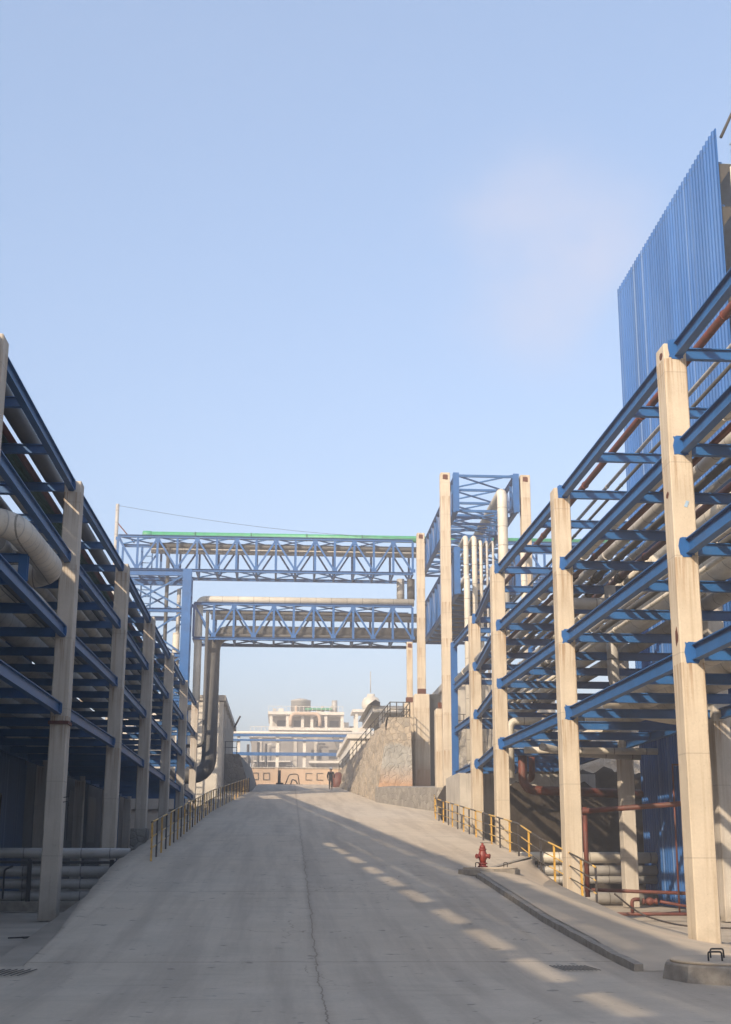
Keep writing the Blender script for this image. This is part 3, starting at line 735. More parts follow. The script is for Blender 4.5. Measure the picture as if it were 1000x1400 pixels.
# large segmented elbows on the left rack
def segduct(pts, r, label, grp, mat='elbow'):
    mb = MB().tube(pts, r, 22, bend=1.3)
    # raised lap bands
    P = [Vector(p) for p in pts]
    d_ = tag(obj("duct_elbow", mb, mat), label, "duct", grp)
    pth = mb.path; acc = 0.0
    for a, b in zip(pth, pth[1:]):
        L = (b - a).length; q = acc
        while q < L:
            c = a.lerp(b, q/L); u = (b - a).normalized()
            obj("band", MB().tube([c - u*0.018, c + u*0.018], r*1.018, 22, cap=False), 'greyX', d_); q += 0.36
        acc = q - L
segduct([(-10.4, 28.0, 8.62), (-5.95, 28.0, 8.62), (-5.72, 33.3, 8.45), (-10.4, 34.0, 8.4)], 0.31, "upper fat cream duct elbow swinging in at the left rack beside the first full column", "fat elbows on the left rack")
segduct([(-10.4, 30.6, 8.02), (-6.75, 30.6, 8.02), (-6.6, 35.0, 8.02), (-6.7, 44, 8.02)], 0.30, "lower fat cream duct elbow partly behind the upper one on the left rack", "fat elbows on the left rack")
obj("support_post", MB().ibeam((-5.95, 30.0, 7.66), (-5.95, 30.0, 8.26), 0.2, 0.2), 'blue', rackL)
# yellow banded riser inside left rack
t = thing("riser_pipe", "short white riser pipe with a yellow band between the lower beams of the left rack", "pipe", (-7.4, 33.4, 5.55))
obj("pipe_body", MB().tube([(-7.4, 33.4, 5.55), (-7.4, 33.4, 7.3)], 0.19, 14), 'creamZ', t)
obj("band", MB().tube([(-7.4, 33.4, 5.9), (-7.4, 33.4, 6.25)], 0.2, 14), 'yellow', t)

# cross pipes on the right rack
g = "pipes crossing the right pipe rack"
def pipe(name, pts, r, mat, label, grp=None, bend=0.3, seg=14, cat="pipe"):
    o = obj(name, MB().tube(pts, r, seg, bend), mat); return tag(o, label, cat, grp)
pipe("pipe", [(9.05, 34.9, 5.82), (9.05, 36.9, 5.82), (11.2, 36.9, 5.45), (20, 36.9, 5.45)], 0.27, 'creamX', "thick cream cross pipe turning right at the lowest level of the right rack", g, 0.7)
pipe("pipe", [(9.6, 38.1, 9.4), (9.6, 38.1, 6.3), (13, 38.1, 5.9)], 0.17, 'greyZ', "grey down pipe bending right beneath the third level of the right rack", g, 0.5)
pipe("pipe", [(8.1, 37.5, 8.75), (11.4, 37.5, 8.75)], 0.17, 'greyX', "short grey horizontal pipe stub across the right rack behind the second column", g)
pipe("pipe", [(8.3, 48.5, 4.4), (8.3, 48.5, 6.45), (11.5, 48.5, 6.45)], 0.14, 'creamX', "slim cream pipe with a square bend under the middle of the right rack", g, 0.3)
pipe("pipe", [(8.0, 44.0, 5.05), (12.5, 44.2, 5.05)], 0.11, 'creamX', "thin cream pipe hung below the lowest level of the right rack", g)
pipe("pipe", [(8.2, 42.0, 5.0), (9.6, 44.5, 5.0), (12.0, 44.5, 4.9)], 0.12, 'greyX', "thin slanting grey pipe under the lowest level of the right rack", g, 0.5)
# red pipework under the right rack
g = "rust red pipework under the right rack"
pipe("pipe", [(9.0, 50.0, 5.5), (9.0, 50.0, 4.05), (14, 50.0, 3.9)], 0.17, 'rust', "thick rust red pipe with an elbow dropping under the right rack above the dark bank", g, 0.5)
pipe("pipe", [(9.45, 50.5, 5.3), (9.45, 50.5, 4.55), (9.45, 51.2, 4.5)], 0.12, 'rust', "small red pipe bend beside the thick red elbow under the right rack", g, 0.3)
pipe("pipe", [(8.5, 38.0, 2.88), (16, 38.0, 3.48)], 0.075, 'rust', "long rust red pipe rising gently to the right across the right yard", g)
pipe("pipe", [(8.6, 38.1, 3.0), (8.6, 38.1, 0.55)], 0.07, 'rust', "vertical rust red pipe beside the second column at the end of the right railing", g)
pipe("pipe", [(8.42, 38.3, 5.2), (8.42, 38.3, 0.4)], 0.045, 'iron', "thin dark pipe standing beside the vertical red pipe", g)
pipe("pipe", [(8.5, 38.2, 0.75), (13, 38.2, 0.6)], 0.05, 'rust', "thin low rust red pipe just above the right yard floor", g)
# ladder frame by the blue wall
t = thing("pipe_ladder", "tall narrow brown pipe frame standing in front of the blue wall", "frame", (11.3, 38, 0.1))
for x in (11.15, 11.42): obj("upright", MB().tube([(x, 38.0, 0.1), (x + 0.02, 38.0, 4.2)], 0.028, 8), 'rust', t)
obj("top_bar", MB().tube([(11.15, 38.0, 4.2), (11.45, 38.0, 4.2)], 0.026, 8), 'rust', t)
# valve assembly on the yard floor
t = thing("valve_assembly", "rusty gate valve on a low pipe lying on the yard floor by the nearest column", "valve", (9.8, 36, 0.05))
obj("pipe_body", MB().tube([(8.7, 36.0, 0.18), (11.6, 36.0, 0.18)], 0.045, 10), 'rust', t)
obj("valve_stub", MB().tube([(9.3, 36.0, 0.2), (9.3, 36.0, 0.55), (9.5, 36.0, 0.55)], 0.05, 10, 0.1), 'rust', t)
obj("valve_body", MB().lathe((9.78, 36.0, 0.5), [(0.04, -0.2), (0.08, -0.19), (0.08, -0.15), (0.04, -0.14), (0.09, -0.06), (0.11, 0.0), (0.09, 0.06), (0.04, 0.14), (0.08, 0.15), (0.08, 0.19), (0.04, 0.2)], 16, 'X'), 'rust', t)
obj("valve_stub", MB().tube([(10.05, 36.0, 0.5), (10.5, 36.0, 0.42), (11.2, 36.0, 0.3)], 0.04, 10, 0.1), 'rust', t)
tag(obj("cable", MB().tube([(8.3, 33.8, 0.75), (9.0, 34.2, 0.25), (9.6, 33.0, 0.03), (10.6, 31.6, 0.03), (12.5, 31.2, 0.03)], 0.022, 6, 0.6), 'black'), "thin black cable snaking across the right yard floor", "cable")

# stacked ground pipes
def pstack(x0, x1, y, items, grp, prefix, mats):
    for i, (z, r, lb) in enumerate(items):
        pipe("ground_pipe", [(x0, y + 0.05*i, z), (x1, y + 0.05*i, z)], r, mats[i % len(mats)], lb, grp, seg=16)
pstack(-16, -4.75, 44, [(1.70, 0.16, "uppermost horizontal grey pipe of the stack behind the first left columns"), (1.14, 0.16, "second horizontal pipe down in the stack behind the first left columns"),
   (0.76, 0.15, "third horizontal pipe down in the stack behind the first left columns"), (0.38, 0.15, "lowest horizontal pipe in the stack behind the first left columns"), (1.42, 0.045, "thin dark line pipe under the uppermost pipe of the left stack")],
   "stacked pipes behind the left columns", '', ['greyX', 'greyX', 'greyX', 'greyX', 'darkX'])
t = thing("pipe_support", "black steel stand carrying the stacked pipes on the left", "pipe stand", (-8.6, 43.7, 0))
for x in (-7.9, -5.35): obj("post", MB().box(x, x+0.13, 43.68, 43.8, 0, 1.5), 'iron', t)
obj("bracket", MB().tube([(-8.6, 43.7, 0.3), (-8.6, 43.7, 1.2), (-8.35, 43.7, 1.3)], 0.03, 8, 0.1), 'iron', t)
tag(obj("low_wall", MB().box(-16, -4.6, 41.9, 42.15, 0, 0.28), 'kerb'), "knee high kerb wall in front of the stacked left pipes", "low wall")
pstack(7.7, 13.45, 48.4, [(1.62, 0.19, "uppermost horizontal pipe of the stack behind the second right column"), (1.18, 0.17, "second horizontal pipe of the stack behind the second right column"),
   (0.86, 0.14, "third horizontal pipe of the stack behind the second right column"), (0.22, 0.22, "fat mossy pipe lowest in the stack behind the second right column")],
   "stacked pipes behind the right columns", '', ['creamX', 'greyX', 'greyX', 'greyX'])

# ------------------------------------------------------------------ buildings left
def corrug(x, y0, y1, z0, z1, pitch=0.25, depth=0.05, thick=0.04, face=-1, ytop=None):
    """profiled sheet standing in the plane x = const, facing face*x"""
    rows_o = []; n = int((y1 - y0)/pitch)
    prof = []
    for i in range(n):
        a = y0 + i*pitch
        prof += [(a, 0), (a + pitch*0.5, 0), (a + pitch*0.62, depth), (a + pitch*0.88, depth)]
    prof.append((y0 + n*pitch, 0))
    mb = MB()
    mb.grid([[(x + face*d, y, z) for (y, d) in prof] for z in (z0, z1)], False)
    mb.grid([[(x - face*thick, y, z) for (y, d) in prof] for z in (z0, z1)], False)
    mb.grid([[(x + face*d, y, z1) for (y, d) in prof], [(x - face*thick, y, z1) for (y, d) in prof]], False)
    for k in (0, -1):
        y, d = prof[k]
        mb.grid([[(x + face*d, y, z0), (x - face*thick, y, z0)], [(x + face*d, y, z1), (x - face*thick, y, z1)]], False)
    return mb
t = thing("factory_hall", "dark blue sheet clad factory hall standing behind the left pipe rack", "building", (-16, 14, 0))
obj("wall", MB().box(-22, -10.8, -40, 57.6, 0, 13.3), 'sheet_dark', t)  # upper storey and near length added to keep the ramp in shade
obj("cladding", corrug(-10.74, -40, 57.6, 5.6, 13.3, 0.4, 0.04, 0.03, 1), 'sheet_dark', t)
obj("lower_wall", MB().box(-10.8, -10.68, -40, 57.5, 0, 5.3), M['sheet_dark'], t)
for y in (43.0, 50.0):
    w = obj("window", MB().box(-10.7, -10.62, y, y+2.3, 1.3, 3.9), 'darkwin', t)
    fr = MB()
    for k in range(4): fr.box(-10.64, -10.58, y + k*0.75, y + k*0.75 + 0.06, 1.3, 3.9)
    for zz in (1.3, 3.1, 3.85): fr.box(-10.637, -10.575, y, y+2.3, zz, zz+0.06)
    obj("window_frame", fr, 'black', w)
t = thing("workshop", "grey rendered workshop wall in shade beyond the dark blue hall on the left", "building", (-15, 76, 0))
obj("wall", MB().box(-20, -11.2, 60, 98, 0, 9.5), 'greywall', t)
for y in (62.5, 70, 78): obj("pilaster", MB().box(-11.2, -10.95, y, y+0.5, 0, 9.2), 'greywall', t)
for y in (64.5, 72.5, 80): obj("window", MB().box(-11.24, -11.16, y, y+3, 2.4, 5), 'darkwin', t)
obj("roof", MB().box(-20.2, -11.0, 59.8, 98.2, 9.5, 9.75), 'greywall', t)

# white building and stone wall at far left of the ramp
tag(obj("stone_wall", MB().prism([(-9, 105, 2), (-2.45, 105, 6.0), (-2.5, 105, 6.9), (-3.3, 105, 9.35), (-9, 105, 9.35)], (0, 0.5, 0)).prism([(-2.45, 105.5, 6.0), (-2.5, 105.5, 6.9), (-3.3, 105.5, 9.35), (-3.9, 105.5, 9.35), (-3.9, 105.5, 6)], (0.4, 26, 0.6)), 'stone_grey'),
    "grey rubble stone retaining wall at the far left end of the ramp railing", "retaining wall")
t = thing("guard_rail", "thin dark guard rail on top of the left stone wall", "railing", (-5, 105.1, 9.4))
for x in (-8, -6.8, -5.6, -4.4, -3.5): obj("post", MB().tube([(x, 105.1, 9.3), (x, 105.1, 10.3)], 0.03, 6), 'iron', t)
for z in (9.85, 10.3): obj("rail", MB().tube([(-8, 105.1, z), (-3.5, 105.1, z)], 0.025, 6), 'iron', t)
t = thing("white_building", "long pale flat roofed building seen edge on above the far left stone wall", "building", (-8, 112, 9.3))
obj("wall", MB().box(-13, -4.75, 101, 126, 5, 13.0), 'white', t)
for y in [101 + 3.1*i for i in range(8)]: obj("pilaster", MB().box(-4.75, -4.45, y, y+0.7, 5, 12.9), 'white', t)
for y in [102.1 + 3.1*i for i in range(8)]: obj("window", MB().box(-4.8, -4.70, y, y+1.6, 10.0, 12.0), 'darkwin', t)
obj("roof", MB().box(-13.3, -4.3, 100.8, 126.3, 13.0, 13.4), 'plaster', t)
obj("vent", MB().tube([(-4.2, 118, 12.6), (-3.7, 118, 13.6)], 0.08, 8), 'iron', t)

# ------------------------------------------------------------------ blue clad tower on the right
t = thing("clad_tower", "tall building faced with bright blue profiled sheet rising behind the right pipe rack", "building", (16, 44, 0))
obj("blue_cladding", corrug(13.5, 37.4, 50.0, 0.0, 24.3, 0.30, 0.05, 0.04, -1), 'sheet', t)
obj("end_cladding", MB().box(13.58, 22, 49.9, 50.0, 0, 24.2), 'sheet', t)
obj("floor_slab", MB().box(13.7, 22, 38.0, 49.8, 8.0, 8.25), 'plaster', t)
obj("floor_slab", MB().box(13.7, 22, 38.0, 49.8, 15.0, 15.25), 'plaster', t)
obj("roof_slab", MB().box(13.7, 22, 38.0, 49.8, 23.2, 23.4), 'blue_grey', t)
obj("rear_wall", MB().box(21.8, 22, 38.0, 49.8, 0, 23.1), 'sheet', t)
for (x, y) in ((14.05, 37.9), (20.5, 37.9), (14.05, 45), (20.5, 45)):
    obj("steel_column", MB().ibeam((x + 0.45, y, 0), (x + 0.45, y, 24.0), 0.5, 0.5), 'blue_grey', t)
obj("girder", MB().ibeam((14.1, 37.7, 23.6), (21, 37.7, 23.6), 0.3, 0.8), 'blue_grey', t)
obj("girder", MB().ibeam((14.1, 37.7, 21.6), (21, 37.7, 21.6), 0.3, 0.5), 'blue_grey', t)
for z in (23.1, 21.6, 18.6, 15.8, 12.6, 9.5, 6.5, 3.5):
    obj("bracket", MB().prism([(13.56, 37.5, z), (14.0, 37.5, z), (13.9, 37.5, z - 0.25), (13.56, 37.5, z - 0.75)], (0, 0.12, 0)), 'iron', t)
    obj("sheeting_rail", MB().box(13.56, 13.72, 37.6, 49.8, z - 0.02, z + 0.12), 'blue', t)
obj("platform_rail", MB().tube([(13.75, 37.6, 24.1), (14.6, 37.6, 25.9), (20, 37.6, 26.4)], 0.05, 8), 'iron', t)
for x in (14.6, 16, 17.4): obj("rail_post", MB().tube([(x, 37.6, 24.0), (x, 37.6, 26.1)], 0.035, 6), 'iron', t)
pipe("down_pipe", [(13.95, 37.15, 22.8), (13.95, 37.15, 0)], 0.14, 'creamZ', "cream down pipe running up the near edge of the blue clad tower")
# concrete lintel / pieces seen between the outer columns
t = thing("concrete_portal", "grey concrete portal with a lintel behind the nearest right column", "portal", (13.2, 36.9, 0))
obj("lintel", MB().cbox(12.2, 20, 36.95, 37.35, 5.3, 5.9, 0.02), 'col_old', t)
obj("leg", MB().cbox(12.9, 13.3, 36.95, 37.3, 0, 5.29, 0.02), 'col_old', t)

# ------------------------------------------------------------------ right ledge, retaining walls, far right
led = [(5.97, 84.7, 5.85), (8.25, 71.5, 5.2), (14, 71.5, 5.2), (14, 92.0, 6.35), (6.3, 92.0, 6.35)]
mb = MB(); o_ = len(led)
mb.v = [p for p in led] + [(p[0] - (0.12 if p[0] < 9 else 0), p[1] - (0.12 if p[1] < 80 else 0), 2.5) for p in led]
mb.f = [tuple(range(o_))] + [(i, (i+1) % o_, o_ + (i+1) % o_, o_ + i) for i in range(o_)]; mb.sm = [False]*len(mb.f)
tag(obj("ledge_wall", mb, 'stone_grey'), "low rough concrete ledge at the foot of the tall columns beside the ramp", "ledge")
tag(obj("block_wall", MB().box(7.62, 13.5, 57.5, 58.0, 1.2, 5.1).box(7.62, 7.95, 58.0, 62.4, 1.5, 5.15), 'plaster'), "pale ribbed retaining wall behind the upper right railing", "retaining wall")
# battered slope wall
foot = [(84.9, 6.0), (92, 5.85), (100, 5.65), (110, 5.4), (122, 5.12), (132, 5.0)]
top = [(86.2, 6.83, 10.42), (92, 6.75, 10.4), (100, 6.5, 10.25), (110, 6.0, 9.85), (120, 5.6, 9.45), (132, 5.2, 9.3)]
rows = []
for i, ((yf, xf), (yt, xt, zt)) in enumerate(zip(foot, top)):
    rows.append([(lerp(xf, xt, k/6) + 0.05*math.sin(k*2+i), lerp(yf, yt, k/6), lerp(rz(yf) - 0.3, zt, k/6)) for k in range(7)] + [(xt + 0.5, yt, zt), (xt + 0.5, yt, 4)])
def rough_strip(rows, nu, nv, amp, freq=1.1, dirv=(-1, -0.35, 0.3)):
    """resample control rows to a fine grid pushed in and out like rubble masonry"""
    out = []; d = Vector(dirv).normalized()
    for i in range(nu + 1):
        a = i/nu*(len(rows)-1); i0 = min(int(a), len(rows)-2); fa = a - i0; row = []
        for k in range(nv + 1):
            b = k/nv*(len(rows[0])-1); k0 = min(int(b), len(rows[0])-2); fb = b - k0
            P = Vector(rows[i0][k0]).lerp(Vector(rows[i0][k0+1]), fb).lerp(Vector(rows[i0+1][k0]).lerp(Vector(rows[i0+1][k0+1]), fb), fa)
            e = mnoise.noise(P*freq) + 0.5*mnoise.noise(P*freq*2.7) + 0.8*mnoise.noise(Vector((P.x*0.4, P.y*0.35, P.z*0.2)))
            row.append(P + d*amp*e)
        out.append(row)
    return MB().grid(out, False)
mb = rough_strip([r_[:7] for r_ in rows], 150, 26, 0.15)
mb.grid([r_[6:] for r_ in rows], False)
tag(obj("slope_wall", mb, 'stone'), "long battered rubble stone slope wall climbing beside the person on the right", "retaining wall")
ew = rough_strip([[(5.98, 84.95, 5.0), (6.83, 86.25, 10.42)], [(8.3, 85.1, 5.0), (8.3, 86.3, 10.42)]], 36, 44, 0.05, 1.6, (0, -1, 0.1))
ew.grid([[(6.8, 86.2, 10.41), (6.8, 93.5, 10.41)], [(8.3, 86.3, 10.41), (8.3, 93.5, 10.41)]], False)
ew.grid([[(8.3, 85.1, 5.0), (8.3, 93.4, 5.0)], [(8.3, 86.3, 10.42), (8.3, 93.5, 10.42)]], False)
tag(obj("end_wall", ew, 'ledgewall'),
    "grey plastered wall face with orange dust at its foot beside the concrete pedestal", "retaining wall")
rf = rough_strip([[(9.9, 92.0, 4.8), (9.9, 92.9, 10.45)], [(26, 91.6, 4.8), (26, 92.7, 10.45)]], 90, 30, 0.35, 0.9, (0, -1, 0.2))
tag(obj("rock_face", rf, 'stone_grey'), "grey rough rock face under the right terrace behind the right rack", "rock face")
# guard rail above slope wall
t = thing("guard_rail", "thin black guard rail following the top of the right slope wall", "railing", (6.9, 86.5, 10.4))
prev = None
for (yt, xt, zt) in [(lerp(a[0], b[0], k/3), lerp(a[1], b[1], k/3), lerp(a[2], b[2], k/3)) for a, b in zip(top, top[1:]) for k in range(3)]:
    p = Vector((xt + 0.12, yt, zt)); obj("post", MB().tube([p, p + Vector((0, 0, 0.95))], 0.035, 6), 'iron', t)
    if prev is not None:
        for h in (0.5, 0.95): obj("rail", MB().tube([prev + Vector((0, 0, h)), p + Vector((0, 0, h))], 0.03, 6), 'iron', t)
    prev = p
for (a_, b_) in ((Vector((6.95, 86.3, 10.42)), Vector((8.25, 86.4, 10.42))), (Vector((8.25, 86.4, 10.42)), Vector((8.25, 93.2, 10.42))), (Vector((10.1, 93.2, 10.4)), Vector((14.0, 93.2, 10.4)))):
    for k in range(4): obj("post", MB().tube([a_.lerp(b_, k/3), a_.lerp(b_, k/3) + Vector((0, 0, 0.95))], 0.035, 6), 'iron', t)
    for h in (0.5, 0.95): obj("rail", MB().tube([a_ + Vector((0, 0, h)), b_ + Vector((0, 0, h))], 0.03, 6), 'iron', t)

# tall concrete columns carrying the bridges
def tallcol(x, y, z0, ped, top_, label, w=0.5, pw=1.0, mat='ped'):
    t = thing("tall_column", label, "column", (x, y, z0))
    if ped: obj("pedestal", MB().cbox(x - pw/2, x + pw/2, y, y + pw, z0, ped, 0.05), mat, t)
    obj("shaft", column_mb(x - w/2, x + w/2, y + 0.1, y + 0.1 + w, (ped or z0), top_), 'col', t)
    if ped: obj("cap_rust", MB().cbox(x - 0.3, x + 0.28, y + 0.02, y + 0.1, ped, ped + 0.35, 0.03), 'rustspot', t)
    obj("rust_spot", irregular_patch(x, top_ - 0.28, y + 0.099, 0.28, 0.3, 9, 5), 'rustspot', t)
    return t
tallcol(9.42, 89.8, 6.2, 12.35, 23.6, "slim cream column on a thick pedestal with an orange stained foot, at the bridge corner", 0.55, 1.05)
tallcol(8.72, 91.0, 6.3, 11.9, 16.1, "narrower grey cream column tucked behind and left of the orange stained pedestal", 0.4, 0.75)
tallcol(9.1, 73.0, 5.2, 0, 23.1, "tallest cream column with a rust spot at its top, left corner of the tower bay", 0.56)
tallcol(8.95, 74.0, 5.2, 9.65, 9.8, "short thick pale column stub just behind the tallest left column", 0.4, 0.85, 'col')
tallcol(13.75, 73.0, 5.2, 0, 23.05, "tall cream column with a rust spot at its top, right corner of the tower bay", 0.56)
tallcol(13.9, 92.3, 6.3, 0, 23.2, "distant cream column half hidden behind the right corner column of the tower bay", 0.5)
tag(obj("dark_cabinet", MB().box(10.0, 10.75, 90.4, 91.0, 6.3, 12.4), 'darkwin'), "dark upright panel standing for the shaded gap between pedestal and tallest column", "panel")  # dark sheet put in for the shaded gap right of the pedestal

# ------------------------------------------------------------------ truss bridges
def truss(label, p0, p1, off, zb, zt, n, ch=0.20, mat='blue_light', lattice=True, both=True):
    """p0,p1: (x,y) ends of front plane; off: (dx,dy) to the rear plane"""
    t = thing("truss_bridge", label, "truss bridge", ((p0[0]+p1[0])/2, (p0[1]+p1[1])/2, zb))
    P0 = Vector((*p0, 0)); P1 = Vector((*p1, 0)); O = Vector((*off, 0)); d = (P1 - P0)
    L = d.length; u = d / L
    for s in (0, 1):
        a, b = P0 + O*s, P1 + O*s
        obj("top_chord", MB().ibeam(a + Vector((0,0,zt)), b + Vector((0,0,zt)), 0.2, ch), mat, t)
        obj("bottom_chord", MB().ibeam(a + Vector((0,0,zb)), b + Vector((0,0,zb)), 0.2, ch), mat, t)
        for i in range(n + 1):
            p = a.lerp(b, i/n)
            obj("vertical_strut", MB().bar(p + Vector((0,0,zb+ch/2)), p + Vector((0,0,zt-ch/2)), 0.15, 0.15), mat, t)
        if s == 0:
            for i in range(n + 1):
                p = a.lerp(b, i/n); zz = zt - ch/2 - 0.1 if i % 2 == 0 else zb + ch/2 + 0.1
                q = O.normalized()*(-0.075)
                obj("gusset_plate", MB().bar(p + q - u*0.17 + Vector((0,0,zz)), p + q + u*0.17 + Vector((0,0,zz)), 0.015, 0.24), mat, t)
        for i in range(n):
            pa, pb = a.lerp(b, i/n), a.lerp(b, (i+1)/n)
            za, zb2 = (zt - ch/2, zb + ch/2) if i % 2 == 0 else (zb + ch/2, zt - ch/2)
            obj("diagonal_strut", MB().bar(pa + Vector((0,0,za)), pb + Vector((0,0,zb2)), 0.12, 0.12), mat, t)
    for z in (zb, zt):
        for i in range(0, n + 1):
            p = P0.lerp(P1, i/n)
            q = p + O
            e = (q - p).normalized()*0.11
            if i % 2 == 0 or z == zb: obj("cross_member", MB().bar(p + e + Vector((0,0,z)), q - e + Vector((0,0,z)), 0.12, 0.14), 'blue', t)
        for i in range(0, n - 1, 2):
            a, b = P0.lerp(P1, i/n), P0.lerp(P1, (i+2)/n)
            e = O.normalized()*0.12
            obj("lateral_brace", MB().bar(a + e + Vector((0,0,z)), b + O - e + Vector((0,0,z + 0.001)), 0.08, 0.08), 'blue', t)
            obj("lateral_brace", MB().bar(b + e + Vector((0,0,z + 0.09)), a + O - e + Vector((0,0,z + 0.091)), 0.08, 0.08), 'blue', t)
    return t
brU = truss("upper blue truss bridge with green pipe on top spanning the ramp", (-11.8, 92), (9.05, 92), (0, 3.0), 21.1, 23.5, 15)
brL = truss("lower blue truss bridge carrying the big grey pipe across the ramp", (-6.3, 92), (9.0, 92), (0, 3.0), 16.3, 18.75, 11)
brUe = truss("blue truss continuing right behind the tower bay at the upper level", (14.3, 92), (27, 92), (0, 3.0), 21.1, 23.5, 9)
boxU = truss("upper box truss running from the bridge towards the viewer between the two tallest columns", (9.75, 73.4), (9.75, 91.6), (3.45, 0), 20.9, 23.0, 12, 0.2)
boxL = truss("lower box truss running towards the viewer beside the tallest left column", (9.75, 73.4), (9.75, 91.6), (3.45, 0), 16.1, 18.6, 12, 0.2)
for b_, z0, z1 in ((boxU, 20.8, 23.1), (boxL, 16.0, 18.7)):
    for x in (9.72, 13.2): obj("end_post", MB().ibeam((x, 73.2, z0), (x, 73.2, z1), 0.34, 0.3), 'blue_light', b_)
# decks inside the lower box
obj("deck", MB().box(9.9, 13.1, 73.6, 91.4, 16.24, 16.27), 'iron', boxL)

# green pipe and lagged pipes on the bridges
gp = pipe("pipe", [(-9.6, 93.3, 23.92), (27, 93.3, 23.92)], 0.25, 'green', "long green pipe lying on top of the upper truss bridge", None)
obj("end_cap", MB().lathe((-9.9, 93.3, 23.92), [(0.2, -0.35), (0.29, -0.3), (0.29, 0.25), (0.25, 0.3)], 14, "X"), "green", gp)
for k in range(9): obj("coupling", MB().lathe((-6.5 + 4.0*k, 93.3, 23.92), [(0.275, -0.03), (0.275, 0.03)], 14, "X"), "green_dark", gp)
g = "pipes inside the upper truss bridge"
pos = ["nearest the viewer", "in the middle", "at the back"]
for i, (y, r, z) in enumerate(((92.6, 0.2, 23.0), (93.5, 0.28, 22.9), (94.3, 0.22, 23.0))):
    pipe("pipe", [(-9.6, y, z), (9.0, y, z), (12.5 - i*0.4, y, z)], r, ['darkX', 'greyX', 'darkX'][i], "grey pipe inside the top of the upper truss bridge, " + pos[i], g)
pipe("pipe", [(9.2, 92.9, 18.98 + 0.2), (-5.0, 92.9, 19.18), (-5.97, 92.9, 19.18), (-5.97, 92.3, 18.0), (-5.97, 92.3, 11.6), (-9.5, 92.3, 11.6)], 0.27, 'creamX', "cream pipe on top of the lower bridge dropping at the left end", None, 0.6, 18)
big = pipe("big_pipe", [(12, 93.6, 16.95), (-5.0, 93.6, 16.95), (-5.0, 93.2, 6.95), (-10, 93.2, 6.95)], 0.52, 'duct', "big dark grey pipe leaving the lower bridge and dropping beside the left railing", None, 1.35, 24)
pipe("pipe", [(-5.35, 92.0, 18.2), (-5.35, 92.0, 8.9), (-9, 92.0, 8.9)], 0.12, 'darkZ', "thin dark drop pipe between the cream and the big grey pipe on the left", None, 0.5)
g = "pipes inside the lower truss bridge"
for i, (y, r, z, m) in enumerate(((92.5, 0.13, 18.2, 'darkX'), (94.3, 0.2, 18.2, 'greyX'), (92.5, 0.12, 16.6, 'darkX'))):
    pipe("pipe", [(-5.2, y, z), (11, y, z)], r, m, ["thin dark pipe under the top chord of the lower bridge", "grey pipe at the back under the top chord of the lower bridge", "thin dark pipe low in the front of the lower bridge"][i], g)
pipe("pipe", [(8.3, 93.5, 21.0), (8.3, 93.5, 19.5)], 0.28, 'greyZ', "left one of two short grey pipe stubs between the two bridges", "stubs between bridges")
pipe("pipe", [(9.05, 93.5, 21.0), (9.05, 93.5, 19.5)], 0.28, 'darkZ', "right one of two short grey pipe stubs between the two bridges", "stubs between bridges")

# support tower at the left end
t = thing("support_tower", "bright blue steel support tower with crossed braces under the left end of the bridges", "support tower", (-9, 92, 0))
for (x, y) in ((-6.79, 91.2), (-11.3, 91.2), (-6.79, 94.6), (-11.3, 94.6)):
    obj("leg", MB().ibeam((x, y, 0), (x, y, 21.0), 0.62 if x > -7 and y < 92 else 0.3, 0.45), 'blue_light', t)
for y in (91.2, 94.6):
    for z in (20.72, 18.1, 15.0, 12.0): obj("tie_beam", MB().ibeam((-11.1, y, z), (-7.1, y, z), 0.25, 0.4 if z > 20 else 0.28), 'blue_light', t)
    for (z0, z1) in ((18.3, 20.5), (15.2, 17.9), (12.2, 14.8)):
        obj("brace", MB().bar((-11.1, y - 0.03, z0), (-7.1, y - 0.03, z1), 0.11, 0.11), 'blue', t)
        obj("brace", MB().bar((-11.1, y + 0.1, z1), (-7.1, y + 0.1, z0), 0.11, 0.11), 'blue', t)
pipe("riser_pipe", [(-8.3, 92.6, 23.2), (-8.3, 92.6, 10)], 0.13, 'darkZ', "dark brown riser pipe standing behind the braces of the left support tower", "risers at the left support tower")
pipe("riser_pipe", [(-7.45, 92.8, 19.9), (-7.45, 92.8, 15)], 0.14, 'greyZ', "grey riser pipe just left of the bright blue tower leg", "risers at the left support tower")
pipe("riser_pipe", [(-7.45, 91.8, 16.6), (-7.45, 91.8, 10)], 0.24, 'creamZ', "fat cream riser pipe hugging the bright blue tower leg", "risers at the left support tower")
t = thing("lattice_ladder", "narrow dark lattice ladder behind the left support tower", "ladder", (-9.9, 95, 8))
for x in (-10.4, -9.7): obj("side_rail", MB().bar((x, 95.3, 8), (x, 95.3, 23), 0.09, 0.09), 'blue', t)
mb = MB()
for k in range(30): mb.bar((-10.4, 95.3, 8.3 + k*0.5), (-9.7, 95.3, 8.3 + k*0.5), 0.05, 0.05)
obj("rungs", mb, 'blue', t)
t = thing("mast", "thin pale mast standing above the left end of the upper bridge", "mast", (-12.3, 95, 0))
obj("pole", MB().tube([(-12.3, 95, 0), (-12.35, 95, 26.6)], 0.13, 10), 'greyZ', t)
obj("stay", MB().tube([(-12.3, 95, 25.2), (-11.0, 95, 23.7)], 0.05, 6), 'rust', t)
w = [Vector((-12.35, 95, 26.5)).lerp(Vector((14, 92, 23.6)), k/12) - Vector((0, 0, 0.6*math.sin(math.pi*k/12)))for k in range(13)]
tag(obj("wire", MB().tube(w, 0.013, 5), 'iron'), "thin sagging wire running from the mast above the upper bridge", "wire")

